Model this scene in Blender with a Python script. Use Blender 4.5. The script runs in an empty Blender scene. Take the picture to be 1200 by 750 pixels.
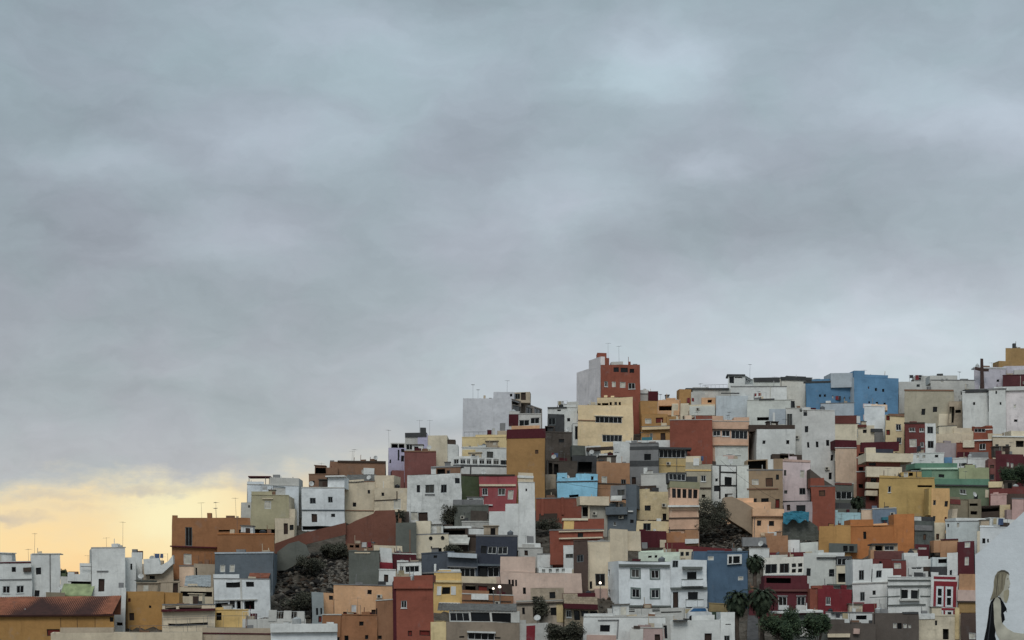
import bpy, math, random
from mathutils import Vector, Matrix, noise as mnoise
RND = random.Random(7)
F = 2239.0; HY = 720.0
scene = bpy.context.scene
COL = scene.collection
def Dy(yb): return 270.0 + (750.0 - yb) * 0.45
def XZ(px, py, D): return Vector(((px - 600) / F * D, D, (HY - py) / F * D))

# ------------------------------------------------------------------ materials
def lin(h):
    h = h.lstrip('#'); o = []
    for i in (0, 2, 4):
        c = int(h[i:i+2], 16) / 255
        o.append(c / 12.92 if c <= .04045 else ((c + .055) / 1.055) ** 2.4)
    return o
GAIN = 1.66
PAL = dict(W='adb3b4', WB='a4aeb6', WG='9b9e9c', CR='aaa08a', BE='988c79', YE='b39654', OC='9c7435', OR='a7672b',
  TC='8c4633', RD='7c2a2c', MA='56202a', PK='a38b82', PP='aca0a4', LV='9494ae', GR='74777a', DG='484b4e', BL='44698a', LB='74b4d2',
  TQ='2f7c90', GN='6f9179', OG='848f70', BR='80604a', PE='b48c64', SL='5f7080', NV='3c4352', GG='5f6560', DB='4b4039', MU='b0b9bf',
  GW='a9b8ae', PB='8ea4b4', CY='a99f68', OO='7a7360', OG2='4c5a3e', PR='94464c', BP='c0a890')
PAL.update(GW='a6adaa', RW='74493b', BL='4e7ea4', BX='8c827a', TC='8a4a38', PB='909ca6', SL='59656f', TQ='2f7484', BR2='8e6038', CY2='949073', BP2='a89488', PE2='8c6446', PE2b='98704e', OR2='8e603c', PB2='7e8a8e', PR2='7c4c48', CR2='b0a994', YC='b3a274', YC2='a08d5c',
  LG='9ea3ab', YO='94703c', BR3='57504a', CRS='9c907a', BR4='574842', LG2='b2b0b4', CR4='b8a57f', OC2='9c7640', PE3='b09078', LG3='9ca8b0', LG4='9c9ca8',
  CRW='b4b5ae', CY3='938f7e', MA2='5e3338', OC3='947746', BE2='7f7466', RE='8a2433', RE2='6e2c30', RE3='7c2630', SL2='4d5662', CR3='9c9284', GG2='8a8a82',
  OG3='848468', CR5='b3a47e', OR3='9c6c44', GG3='5c6462', BL2='48647e', GW2='aebeb2', PK2='94807e', GN2='34483a', YE2='8a7a52', FDK='2a2a2c', BE3='8e7a60',
  PP2='8e868a', PE4='bd9672', BE4='8a7a66', W2='a4a8a8', W3='a2a8a6', GW3='a0abae', RB='6c3a34', RB2='743a38', PK3='a6979a', PK4='a88a86', PK5='a49088', BP3='a8937e',
  TC2='874636', TC3='74413a', AQ='86aab4', SL3='6a7c90', OY='a08648', OY2='b48f58', OR4='c09060', OR5='a27a3c', TC4='8c4a34', MA3='632b34', TG='55826e', GNL='a4c4b0',
  OG4='8b9470', GN3='66775f', PE5='a47c58', PR3='6e4442', BRG='5c5550', MUR='a6b0b8')
MATS = {}
def nd(nt, t, **kw):
    n = nt.nodes.new(t)
    for k, v in kw.items(): setattr(n, k, v)
    return n
def base_mat(name, rgb, rough=.9, spec=.2):
    m = bpy.data.materials.new(name); m.use_nodes = True
    b = m.node_tree.nodes['Principled BSDF']
    b.inputs['Base Color'].default_value = (*rgb, 1); b.inputs['Roughness'].default_value = rough
    b.inputs['Specular IOR Level'].default_value = spec
    return m, m.node_tree, b
def albedo(c0):
    v = lin(PAL.get(c0, c0)); l = .3 * v[0] + .6 * v[1] + .1 * v[2]
    t = max(0, min(1, (l - .04) / .30)); k = .60 + .40 * t
    wb = (1.05, 1.0, .95)
    o = [(l * .19 + x * .81) * GAIN * k * w_ for x, w_ in zip(v, wb)]; s = min(1, .80 / max(o))
    return [x * s for x in o]
def plaster(code, dirt=.5):
    """painted render on walls: blotchy fading, run-off streaks, patches of old paint"""
    key = ('pl', code, dirt)
    if key in MATS: return MATS[key]
    blk = code.endswith('#'); c0 = code.rstrip('#')
    rgb = albedo(c0)
    m, nt, b = base_mat('plaster_' + c0, rgb); L = nt.links
    g = nd(nt, 'ShaderNodeNewGeometry')
    info = nd(nt, 'ShaderNodeObjectInfo')
    off = nd(nt, 'ShaderNodeVectorMath', operation='SCALE'); L.new(g.outputs['Position'], off.inputs[0]); off.inputs['Scale'].default_value = 1
    addv = nd(nt, 'ShaderNodeVectorMath', operation='ADD'); L.new(off.outputs[0], addv.inputs[0])
    cmb = nd(nt, 'ShaderNodeCombineXYZ'); ml = nd(nt, 'ShaderNodeMath', operation='MULTIPLY'); ml.inputs[1].default_value = 60
    L.new(info.outputs['Random'], ml.inputs[0]); L.new(ml.outputs[0], cmb.inputs[0]); L.new(cmb.outputs[0], addv.inputs[1])
    def noise(scale, mapping=None, detail=4, rough=.6):
        src = addv.outputs[0]
        if mapping:
            mp = nd(nt, 'ShaderNodeMapping'); mp.inputs['Scale'].default_value = mapping; L.new(src, mp.inputs[0]); src = mp.outputs[0]
        n = nd(nt, 'ShaderNodeTexNoise'); n.inputs['Scale'].default_value = scale; n.inputs['Detail'].default_value = detail
        n.inputs['Roughness'].default_value = rough; L.new(src, n.inputs['Vector']); return n.outputs['Fac']
    def ramp(src, a, bb, va, vb):
        r = nd(nt, 'ShaderNodeMapRange'); L.new(src, r.inputs[0]); r.inputs[1].default_value = a; r.inputs[2].default_value = bb
        r.inputs[3].default_value = va; r.inputs[4].default_value = vb; return r.outputs[0]
    def mul(a, bb):
        x = nd(nt, 'ShaderNodeMath', operation='MULTIPLY')
        L.new(a, x.inputs[0])
        if isinstance(bb, float): x.inputs[1].default_value = bb
        else: L.new(bb, x.inputs[1])
        return x.outputs[0]
    blotch = ramp(noise(.28, None, 5, .65), .32, .68, 1 - .19 * dirt * 2, 1.08)
    fine = ramp(noise(2.2, None, 6, .75), .3, .7, 1 - .09 * dirt * 2, 1.04)
    streak = mul(ramp(noise(1.0, (1.3, 1.3, .16), 6, .75), .55, .75, 1.0, 1 - .5 * dirt), ramp(noise(1.0, (.5, .5, .9), 6, .72), .54, .72, 1.0, 1 - .34 * dirt))
    rnd = ramp(info.outputs['Random'], 0, 1, .93, 1.06)
    f = mul(mul(blotch, fine), mul(streak, rnd))
    if blk:
        br = nd(nt, 'ShaderNodeTexBrick'); br.inputs['Scale'].default_value = 1
        br.inputs['Brick Width'].default_value = .5; br.inputs['Row Height'].default_value = .25; br.inputs['Mortar Size'].default_value = .02
        br.inputs['Color1'].default_value = (1, 1, 1, 1); br.inputs['Color2'].default_value = (.72, .72, .72, 1); br.inputs['Mortar'].default_value = (.55, .55, .55, 1)
        mp = nd(nt, 'ShaderNodeMapping'); mp.inputs['Rotation'].default_value = (math.pi/2, 0, 0); L.new(addv.outputs[0], mp.inputs[0]); L.new(mp.outputs[0], br.inputs['Vector'])
        f = mul(f, br.outputs['Color'])
    hsv = nd(nt, 'ShaderNodeMix', data_type='RGBA', blend_type='MULTIPLY'); hsv.inputs['Factor'].default_value = 1
    hsv.inputs['A'].default_value = (*rgb, 1); L.new(f, hsv.inputs['B'])
    # bare render showing through where the paint has gone
    patch = ramp(noise(.55, (1, 1, .8), 8, .72), .58, .64, 0.0, .75 * dirt)
    mx = nd(nt, 'ShaderNodeMix', data_type='RGBA'); L.new(patch, mx.inputs['Factor']); L.new(hsv.outputs['Result'], mx.inputs['A'])
    avg = sum(rgb) / 3; gcol = [.5 * v + .5 * (avg * .6 + .07) for v in rgb]
    mx.inputs['B'].default_value = (*gcol, 1)
    L.new(mx.outputs['Result'], b.inputs['Base Color'])
    bp = nd(nt, 'ShaderNodeBump'); bp.inputs['Strength'].default_value = .5; bp.inputs['Distance'].default_value = .06
    L.new(noise(3.0, None, 6, .7), bp.inputs['Height']); L.new(bp.outputs[0], b.inputs['Normal'])
    MATS[key] = m; return m
def plain(name, hx, rough=.7, spec=.3, gain=1.0, metal=0):
    key = ('p', name)
    if key in MATS: return MATS[key]
    rgb = [v * gain for v in lin(hx)]
    m, nt, b = base_mat(name, rgb, rough, spec); b.inputs['Metallic'].default_value = metal
    n = nd(nt, 'ShaderNodeTexNoise'); n.inputs['Scale'].default_value = 1.3; n.inputs['Detail'].default_value = 5
    g = nd(nt, 'ShaderNodeNewGeometry'); nt.links.new(g.outputs['Position'], n.inputs['Vector'])
    r = nd(nt, 'ShaderNodeMapRange'); r.inputs[1].default_value = .3; r.inputs[2].default_value = .7; r.inputs[3].default_value = .7; r.inputs[4].default_value = 1.2
    nt.links.new(n.outputs['Fac'], r.inputs[0])
    mx = nd(nt, 'ShaderNodeMix', data_type='RGBA', blend_type='MULTIPLY'); mx.inputs['Factor'].default_value = 1
    mx.inputs['A'].default_value = (*rgb, 1); nt.links.new(r.outputs[0], mx.inputs['B']); nt.links.new(mx.outputs['Result'], b.inputs['Base Color'])
    MATS[key] = m; return m
GLASS = [plain('glass_dark', '0e1012', .25, .2), plain('glass_blue', '15191d', .2, .3), plain('glass_curtain', '45443f', .5, .3), plain('glass_brown', '181412', .3, .2)]
FR_W = plain('frame_white', 'c8cac8', .6); FR_G = plain('frame_grey', '6e7474', .6); FR_D = plain('frame_dark', '2a2624', .7)
FR_S = plain('surround_greygreen', '6f7a76', .8)
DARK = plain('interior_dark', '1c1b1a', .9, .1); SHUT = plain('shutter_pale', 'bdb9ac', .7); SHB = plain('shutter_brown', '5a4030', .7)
DOOR = plain('door_brown', '3a2a22', .6); METAL = plain('metal_weathered', '6a6a6a', .5, .5, 1, .3); WMET = plain('metal_white', 'b8b8b4', .5)
ROOFD = plain('roof_felt', '6b6660', .95); ROOFR = plain('roof_tiles', '80503f', .9, .2)

# ------------------------------------------------------------------ mesh helpers
def warp(v):
    """old hand-built walls are never quite straight: the same slow drift for everything near a point"""
    if not 235 < v[1] < 470: return v
    q = mnoise.noise_vector(Vector((v[0] * .13, v[1] * .05, v[2] * .16)))
    r = mnoise.noise_vector(Vector((v[0] * .45 + 7, v[1] * .1, v[2] * .5)))
    return (v[0] + q.x * .26 + r.x * .09, v[1], v[2] + q.z * .30 + r.z * .10)
class MB:
    def __init__(s): s.v = []; s.f = []; s.m = []; s.mats = []
    def mi(s, m):
        if m not in s.mats: s.mats.append(m)
        return s.mats.index(m)
    def poly(s, pts, m):
        k = len(s.v); s.v += [tuple(p) for p in pts]; s.f.append(tuple(range(k, k + len(pts)))); s.m.append(s.mi(m))
    def hexa(s, a, b, m):   # a, b: two quads (same winding) joined
        k = len(s.v); s.v += [tuple(p) for p in a] + [tuple(p) for p in b]; n = len(a)
        i = s.mi(m)
        s.f.append(tuple(range(k + n - 1, k - 1, -1))); s.m.append(i)
        s.f.append(tuple(range(k + n, k + 2 * n))); s.m.append(i)
        for j in range(n):
            s.f.append((k + j, k + (j + 1) % n, k + n + (j + 1) % n, k + n + j)); s.m.append(i)
    def box(s, x0, x1, y0, y1, z0, z1, m):
        s.hexa([(x0, y0, z0), (x1, y0, z0), (x1, y1, z0), (x0, y1, z0)], [(x0, y0, z1), (x1, y0, z1), (x1, y1, z1), (x0, y1, z1)], m)
    def obox(s, o, u, n, a0, a1, b0, b1, z0, z1, m):
        """box in a frame: u along, n inwards, z up"""
        def P(a, b, z): return (o.x + u.x * a + n.x * b, o.y + u.y * a + n.y * b, z)
        s.hexa([P(a0, b0, z0), P(a1, b0, z0), P(a1, b1, z0), P(a0, b1, z0)], [P(a0, b0, z1), P(a1, b0, z1), P(a1, b1, z1), P(a0, b1, z1)], m)
    def tube(s, p, q, r0, r1, m, n=6):
        p = Vector(p); q = Vector(q); d = (q - p).normalized(); a = d.orthogonal().normalized(); b = d.cross(a)
        A = [p + (a * math.cos(t) + b * math.sin(t)) * r0 for t in [2 * math.pi * i / n for i in range(n)]]
        B = [q + (a * math.cos(t) + b * math.sin(t)) * r1 for t in [2 * math.pi * i / n for i in range(n)]]
        s.hexa(A, B, m)
    def build(s, name, parent=None, origin=Vector((0, 0, 0)), smooth=False):
        me = bpy.data.meshes.new(name); s.v = [warp(v) for v in s.v]
        me.from_pydata([(v[0] - origin[0], v[1] - origin[1], v[2] - origin[2]) for v in s.v], [], s.f)
        for m in s.mats: me.materials.append(m)
        me.polygons.foreach_set('material_index', s.m)
        if smooth: me.polygons.foreach_set('use_smooth', [True] * len(s.f))
        me.update()
        o = bpy.data.objects.new(name, me); COL.objects.link(o)
        if parent: o.parent = parent
        else: o.location = origin
        return o
def empty(name, loc, label, cat, group=None):
    o = bpy.data.objects.new(name, None); COL.objects.link(o); o.location = loc; o.empty_display_size = .5
    o['label'] = label; o['category'] = cat
    if group: o['group'] = group
    return o
def tag(o, label, cat, group=None):
    o['label'] = label; o['category'] = cat
    if group: o['group'] = group
    return o
def struct(o, kind='structure'): o['kind'] = kind; return o

# ------------------------------------------------------------------ walls with real openings
def parse(w):
    out = []
    for t in w.replace('\n', '').split(';'):
        t = t.strip()
        if not t: continue
        a = t.split(','); out.append((float(a[0]), float(a[1]), float(a[2]), float(a[3]), a[4].strip() if len(a) > 4 else 'd'))
    return out
def hit(P0, P1, px):
    k = (px - 600) / F; d = P1 - P0       # (P0.x+t dx) = k (P0.y+t dy)
    den = d.x - k * d.y
    return 0 if abs(den) < 1e-9 else (k * P0.y - P0.x) / den
DEPTH = dict(d=.22, w=.14, g=.14, s=.1, b=.1, D=.2, L=.12, o=1.3, f=.12, t=.16, k=.5, r=.15)
def facade(mb, mat, P0, P1, z0, z1, wins, root, org, sub=False, low=None):
    """P0->P1 seen from outside left to right; windows are photo rectangles met with the wall's own plane"""
    L = (P1 - P0).length; u = (P1 - P0).normalized(); n = Vector((-u.y, u.x, 0))
    if n.y < 0 and abs(n.y) > .05: n = -n
    holes = []
    for (a, b, c, e, k) in wins:
        t0 = hit(P0, P1, a) * L; t1 = hit(P0, P1, c) * L
        Dm = P0.y + (P1.y - P0.y) * (t0 + t1) / 2 / L
        h0 = (HY - e) / F * Dm; h1 = (HY - b) / F * Dm
        t0 = max(t0, .06); t1 = min(t1, L - .06); h0 = max(h0, z0 + .06); h1 = min(h1, z1 - .06)
        if t1 - t0 < .15 or h1 - h0 < .15: continue
        holes.append((t0, t1, h0, h1, k))
    us = sorted({0, L, *[h[0] for h in holes], *[h[1] for h in holes]}); vs = sorted({z0, z1, *[h[2] for h in holes], *[h[3] for h in holes]})
    def P(a, b, z): return (P0.x + u.x * a + n.x * b, P0.y + u.y * a + n.y * b, z)
    for i in range(len(us) - 1):
        for j in range(len(vs) - 1):
            cu = (us[i] + us[i+1]) / 2; cv = (vs[j] + vs[j+1]) / 2
            if any(h[0] < cu < h[1] and h[2] < cv < h[3] for h in holes): continue
            mb.poly([P(us[i], 0, vs[j]), P(us[i+1], 0, vs[j]), P(us[i+1], 0, vs[j+1]), P(us[i], 0, vs[j+1])], mat)
    for (a0, a1, h0, h1, k) in holes:
        d = DEPTH.get(k, .2); dd = d + (.05 if k != 'o' else 0)
        for q in ([(a0, 0, h0), (a1, 0, h0), (a1, dd, h0), (a0, dd, h0)], [(a0, dd, h1), (a1, dd, h1), (a1, 0, h1), (a0, 0, h1)],
                  [(a0, 0, h0), (a0, dd, h0), (a0, dd, h1), (a0, 0, h1)], [(a1, dd, h0), (a1, 0, h0), (a1, 0, h1), (a1, dd, h1)]):
            mb.poly([P(*p) for p in q], mat)
        # frame and pane
        fm = {'w': FR_W, 'g': FR_G, 'f': FR_W, 't': FR_W, 's': FR_W, 'L': FR_W, 'b': FR_D, 'D': FR_D, 'r': FR_D, 'd': FR_D}.get(k)
        isdoor = k in 'DL'
        w_, h_ = a1 - a0, h1 - h0
        f = MB(); e = min(.09, w_ * .14)
        if fm:
            f.obox(P0, u, n, a0 + .002, a0 + e, d - .06, d + .03, h0 + .002, h1 - .002, fm); f.obox(P0, u, n, a1 - e, a1 - .002, d - .06, d + .03, h0 + .002, h1 - .002, fm)
            f.obox(P0, u, n, a0 + e, a1 - e, d - .06, d + .03, h1 - e, h1 - .002, fm); f.obox(P0, u, n, a0 + e, a1 - e, d - .06, d + .03, h0 + .002, h0 + e, fm)
            nm = 0
            if k in 'wgf' and w_ > .55: nm = 1
            if k == 't': nm = max(1, int(w_ / .95))
            for q in range(nm):
                c = a0 + w_ * (q + 1) / (nm + 1); f.obox(P0, u, n, c - .03, c + .03, d - .055, d + .02, h0 + e, h1 - e, fm)
        if k == 'f':   # heavy painted surround standing proud of the wall
            for (p0, p1, q0, q1) in ((a0 - .2, a0, h0 - .2, h1 + .2), (a1, a1 + .2, h0 - .2, h1 + .2), (a0, a1, h1, h1 + .2), (a0, a1, h0 - .2, h0)):
                f.obox(P0, u, n, p0, p1, -.05, .02, q0, q1, FR_S)
        if k == 'w' and h_ < w_ * 2.2:
            f.obox(P0, u, n, a0 - .06, a1 + .06, -.09, .02, h0 - .1, h0 - .003, FR_W)
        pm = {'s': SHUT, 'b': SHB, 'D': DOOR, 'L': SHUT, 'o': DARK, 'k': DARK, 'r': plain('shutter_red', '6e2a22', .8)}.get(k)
        if pm is None: pm = RND.choice(GLASS[:2] if k in 'dt' else GLASS)
        nm_ = 'door' if isdoor else ('loggia' if k in 'ok' else 'window')  # loggia: near-black sheet at the back paints the shade inside the opening
        if k in 'sbr':  # slatted shutter
            f2 = f
        pane = [P(a0 - .01, dd - .02, h0 - .01), P(a1 + .01, dd - .02, h0 - .01), P(a1 + .01, dd - .02, h1 + .01), P(a0 - .01, dd - .02, h1 + .01)]
        back = [(p[0] + n.x * .03, p[1] + n.y * .03, p[2]) for p in pane]
        if sub or not fm:
            f.hexa(back, pane, pm); f.build(nm_, root, org)
        else:
            fo = f.build(nm_, root, org); g = MB(); g.hexa(back, pane, pm)
            g.build('door_leaf' if isdoor else ('shutter' if k in 'sbr' else 'pane'), fo, org)

class House: pass
HOUSES = []
def V2(px, D): return Vector(((px - 600) / F * D, D, 0))
def H(label, x0, x1, yt, yb, col, w='', L=None, R=None, bl=(), name='house', cat='house', D=None, back=7.5, yaw=None, clutter=.5, foot=5, col2=None, dirt=.55, ytr=None):
    """a house: front wall from photo column x0 to x1, top yt, base yb; L / R = (column, colour, windows) of a visible side wall"""
    D = D or Dy(yb); wid = (x1 - x0) / F * D
    if yaw is None: yaw = RND.uniform(-.09, .09)
    a = wid * yaw
    A = V2(x0, D + a); B = V2(x1, D - a)
    zt = (HY - yt) / F * D; zb = (HY - yb) / F * D - foot
    root = empty(name, (V2((x0 + x1) / 2, D) + Vector((0, 0, (HY - yb) / F * D))), label, cat)
    org = Vector(root.location)
    m = plaster(col, dirt); mb = MB()
    wins = parse(w)
    if len(wins) <= 1 and wid > 4 and yb - yt > 13 and clutter >= .3 and col[:2] in ('W', 'WG', 'CR', 'BE', 'CR', 'GW', 'PE', 'YC', 'GG', 'OO', 'BR', 'PP', 'MU'):
        vis = yt + min(18, (yb - yt) * .6)
        for q in range(RND.choice([0, 1, 2, 2])):
            a_ = RND.uniform(x0 + 2, x1 - 6); b_ = RND.uniform(yt + 3, max(yt + 3.5, vis - 6)); ww = RND.uniform(2.5, 4.5); hh = RND.uniform(3, 6)
            if not any(a_ - 2 < z_[2] and a_ + ww + 2 > z_[0] for z_ in wins) and not any(a_ - 1 < z_[2] and a_ + ww + 1 > z_[1] and z_[3] - 1 < b_ + hh and z_[4] + 1 > b_ for z_ in bl): wins.append((a_, b_, a_ + ww, b_ + hh, RND.choice('dwgds')))
    facade(mb, m, A, B, zb, zt, wins, root, org)
    def inset(px, d, s): return V2(px, d) + Vector((s, 0, 0))
    lw = rw = None
    if L:
        BL = V2(L[0], A.y + back); facade(mb, plaster(L[1], dirt), BL, A, zb, zt, parse(L[2]) if len(L) > 2 else [], root, org); bl_ = BL
    else:
        bl_ = V2(x0, A.y + back) + Vector((.25, 0, 0)); mb.poly([(bl_.x, bl_.y, zb), (A.x, A.y, zb), (A.x, A.y, zt), (bl_.x, bl_.y, zt)], m)
    if R:
        BR = V2(R[0], B.y + back); facade(mb, plaster(R[1], dirt), B, BR, zb, zt, parse(R[2]) if len(R) > 2 else [], root, org); br_ = BR
    else:
        br_ = V2(x1, B.y + back) - Vector((.25, 0, 0)); mb.poly([(B.x, B.y, zb), (br_.x, br_.y, zb), (br_.x, br_.y, zt), (B.x, B.y, zt)], m)
    mb.poly([(br_.x, br_.y, zb), (bl_.x, bl_.y, zb), (bl_.x, bl_.y, zt), (br_.x, br_.y, zt)], m)
    mb.poly([(bl_.x, bl_.y, zb), (br_.x, br_.y, zb), (B.x, B.y, zb), (A.x, A.y, zb)], m)
    wo = mb.build('wall', root, org)
    # flat roof, let in below a thin parapet
    ring = [A, B, br_, bl_]; c = sum(ring, Vector()) / 4
    inn = [p + (c - p).normalized() * min(.28, wid * .15) for p in ring]
    pb = MB(); pm = plaster(col2 or col, dirt)
    for i in range(4):
        p, q, r_, s_ = ring[i], ring[(i + 1) % 4], inn[(i + 1) % 4], inn[i]
        pb.poly([(p.x, p.y, zt), (q.x, q.y, zt), (r_.x, r_.y, zt), (s_.x, s_.y, zt)], pm)
        pb.poly([(r_.x, r_.y, zt - .35), (s_.x, s_.y, zt - .35), (s_.x, s_.y, zt), (r_.x, r_.y, zt)], pm)
    pb.build('parapet', root, org)
    rb = MB(); rb.poly([(p.x, p.y, zt - .35) for p in inn], ROOFD); rb.build('roof', root, org)
    h = House(); h.root = root; h.org = org; h.D = D; h.A = A; h.B = B; h.zt = zt; h.zb = zb; h.x0 = x0; h.x1 = x1; h.yt = yt; h.yb = yb; h.col = col; h.back = back; h.label = label; h.wid = wid; h.dirt = dirt
    for b in bl: part(h, *b)
    u = (B - A).normalized(); n = Vector((-u.y, u.x, 0))
    if clutter and wid > 2:
        r = RND.random()
        if r < .55:    # coping standing proud
            cb = MB(); t = RND.choice([.12, .16, .2]); cm = plaster(RND.choice([col, 'WG', 'GR', col]), .8)
            cb.obox(A, u, n, -.05, wid + .05, -.07, .2, zt + .003, zt + t, cm); cb.build('coping', root, org)
        if RND.random() < .55 and wid > 3.2 and not any(b[0] in ('upper_block', 'parapet_step', 'dark_coping', 'coping', 'roof_slab') for b in bl):
            t0 = RND.choice([0, 0, RND.uniform(.1, .6)]); t1 = min(1, t0 + RND.uniform(.2, .55)); sb = MB(); sb.obox(A, u, n, wid * t0 + .01, wid * t1 - .01, .015, .24, zt - .01, zt + RND.uniform(.2, .65), pm); sb.build('parapet_step', root, org)
        if RND.random() < .30 * (clutter > .15) and wid > 5 and zt / D * F < 720 - 470:
            roomlet(h)
        if RND.random() < clutter * .6: antenna(h, RND.uniform(.15, .85), RND.uniform(1.5, 6), RND.uniform(1.2, 2.6))
        if RND.random() < clutter * .35: dish(h, RND.uniform(.1, .9))
        if RND.random() < clutter * .45: roofbox(h)
        if RND.random() < clutter * .5 and wid > 4:  # cable or pipe clipped to the wall
            pb = MB(); c = wid * RND.choice([.04, .5, .96, RND.uniform(.1, .9)]); q = RND.uniform(0, 1)
            if not any(abs(hit(A, B, (ww[0] + ww[2]) / 2) * wid - c) < (ww[2] - ww[0]) / 2 / F * D + .2 for ww in wins):
                pb.obox(A, u, n, c, c + .09, -.1, -.01, zb, zt - .1, RND.choice([METAL, FR_D, SHUT])); pb.build('drainpipe', root, org)
        if RND.random() < clutter * .3 and wid > 3: tank(h)
        for q in range(RND.choice([0, 1, 2, 3]) if wid > 3.2 else 0): junk(h)
        if RND.random() < clutter * .35 and wid > 4: laundry(h)
        if RND.random() < clutter * .4 and wid > 3.5:
            for tr in range(6):
                c = RND.uniform(.1, .85) * wid; zz = RND.uniform(zb + foot + 1, zt - 1.1) if zt - zb - foot > 2.4 else None
                if zz is None: break
                px_ = (A.x + (B.x - A.x) * c / wid) / D * F + 600; py_ = HY - (zz + .3) / D * F
                if not any(ww[0] - 8 < px_ < ww[2] + 4 and ww[1] - 5 < py_ < ww[3] + 5 for ww in wins):
                    ab = MB(); ab.obox(A, u, n, c, c + .8, -.34, -.004, zz, zz + .55, SHUT); ab.obox(A, u, n, c + .1, c + .5, -.345, -.339, zz + .08, zz + .47, FR_D); ab.build('air_conditioner', root, org); break
    if clutter <= .3 and wid > 5:
        for q in range(2): junk(h)
        if RND.random() < .5: antenna(h, RND.uniform(.1, .9), RND.uniform(1.5, 5), RND.uniform(1.3, 2.8))
        if RND.random() < .25: tank(h)
    HOUSES.append(h); return h
def local(h, px, off=0.0):
    """a point of the house's front wall plane at photo column px, off metres behind it"""
    t = hit(h.A, h.B, px); u = (h.B - h.A).normalized(); n = Vector((-u.y, u.x, 0))
    return h.A + (h.B - h.A) * t + n * off
def part(h, name, x0, x1, yt, yb, col, off=0.0, th=3.0, w='', mat=None, slope=0):
    """a box belonging to house h (off < 0 stands out of the wall, off > 0 is set back)"""
    u = (h.B - h.A).normalized(); n = Vector((-u.y, u.x, 0))
    A = local(h, x0, 0); B = local(h, x1, 0); k = (h.D + off) / h.D
    A = A + n * off; B = B + n * off; A.x = (x0 - 600) / F * A.y; B.x = (x1 - 600) / F * B.y
    D = (A.y + B.y) / 2
    z1 = (HY - yt) / F * D; z0 = (HY - yb) / F * D - (.4 if off > .3 else 0)
    u = (B - A).normalized(); n = Vector((-u.y, u.x, 0))
    m = mat or plaster(col, h.dirt); L_ = (B - A).length
    mb = MB()
    ref = h.root
    if w:
        o = bpy.data.objects.new(name, bpy.data.meshes.new(name)); COL.objects.link(o); o.parent = h.root
        facade(mb, m, A, B, z0, z1, parse(w), o, h.org, sub=True)
        C = B + n * th; E = A + n * th
        mb.poly([(B.x, B.y, z0), (C.x, C.y, z0), (C.x, C.y, z1), (B.x, B.y, z1)], m); mb.poly([(E.x, E.y, z0), (A.x, A.y, z0), (A.x, A.y, z1), (E.x, E.y, z1)], m)
        mb.poly([(C.x, C.y, z0), (E.x, E.y, z0), (E.x, E.y, z1), (C.x, C.y, z1)], m); mb.poly([(A.x, A.y, z1), (B.x, B.y, z1), (C.x, C.y, z1), (E.x, E.y, z1)], m)
        mb.poly([(E.x, E.y, z0), (C.x, C.y, z0), (B.x, B.y, z0), (A.x, A.y, z0)], m)
        t = mb.build('tmp', None, Vector()); old = o.data; o.data = t.data; o.data.name = name
        for v in o.data.vertices: v.co -= h.org
        bpy.data.objects.remove(t); bpy.data.meshes.remove(old)
        return o
    mb.obox(A, u, n, 0, L_, 0, th - (.013 if off < 0 else 0), z0, z1, m)
    return mb.build(name, h.root, h.org)
def antenna(h, t, off, ht, px=None, base=None):
    p = (local(h, px, off) if px is not None else h.A + (h.B - h.A) * t + Vector((0, off, 0))); z = (base if base is not None else h.zt - .35)
    mb = MB(); q = p + Vector((0, 0, z)); top = q + Vector((0, 0, ht + .35)); mb.tube(q, top, .026, .018, METAL, 5)
    a = RND.uniform(0, 3.1); d = Vector((math.cos(a), math.sin(a), 0)); s = Vector((-d.y, d.x, 0))
    c = top - Vector((0, 0, .12)); mb.tube(c - d * .55, c + d * .55, .013, .013, METAL, 4)
    for k in range(6):
        e = c + d * (-.5 + k * .2); l = .42 - k * .04; mb.tube(e - s * l, e + s * l, .012, .012, METAL, 4)
    mb.build('antenna', h.root, h.org)
def dish(h, t):
    p = h.A + (h.B - h.A) * t + Vector((0, .6, h.zt - .35)); mb = MB(); mb.tube(p, p + Vector((0, 0, .9)), .04, .04, METAL, 5)
    c = p + Vector((0, -.1, 1.1)); ax = Vector((RND.uniform(-.8, .8), -1, .55)).normalized(); a = ax.orthogonal().normalized(); b = ax.cross(a); N = 12
    rings = []
    for r, dz in ((.04, 0), (.25, .04), (.45, .13)):
        rings.append([c + ax * dz + (a * math.cos(2*math.pi*i/N) + b * math.sin(2*math.pi*i/N)) * r for i in range(N)])
    for q in range(2):
        for i in range(N):
            j = (i + 1) % N; mb.poly([rings[q][i], rings[q][j], rings[q+1][j], rings[q+1][i]], WMET)
            mb.poly([x - ax * .02 for x in (rings[q+1][i], rings[q+1][j], rings[q][j], rings[q][i])], WMET)
    mb.poly(rings[0], WMET); mb.tube(c, c + ax * .5, .015, .015, METAL, 4)
    mb.build('satellite_dish', h.root, h.org)
def roofbox(h):
    if h.wid < 3.5: return
    c = RND.uniform(.25, .75); w_ = RND.uniform(.7, 1.4); ht = RND.uniform(.5, 1.3); off = RND.uniform(2, 4)
    p = h.A + (h.B - h.A) * c + Vector((0, off, 0)); mb = MB()
    mb.box(p.x - w_ / 2, p.x + w_ / 2, p.y, p.y + 1.4, h.zt - .36, h.zt + ht, plaster(RND.choice([h.col, 'WG', 'GR', 'BE']), .8))
    mb.box(p.x - w_ / 2 - .12, p.x + w_ / 2 + .12, p.y - .12, p.y + 1.52, h.zt + ht + .002, h.zt + ht + .12, ROOFD)
    mb.build('roof_hut', h.root, h.org)
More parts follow.
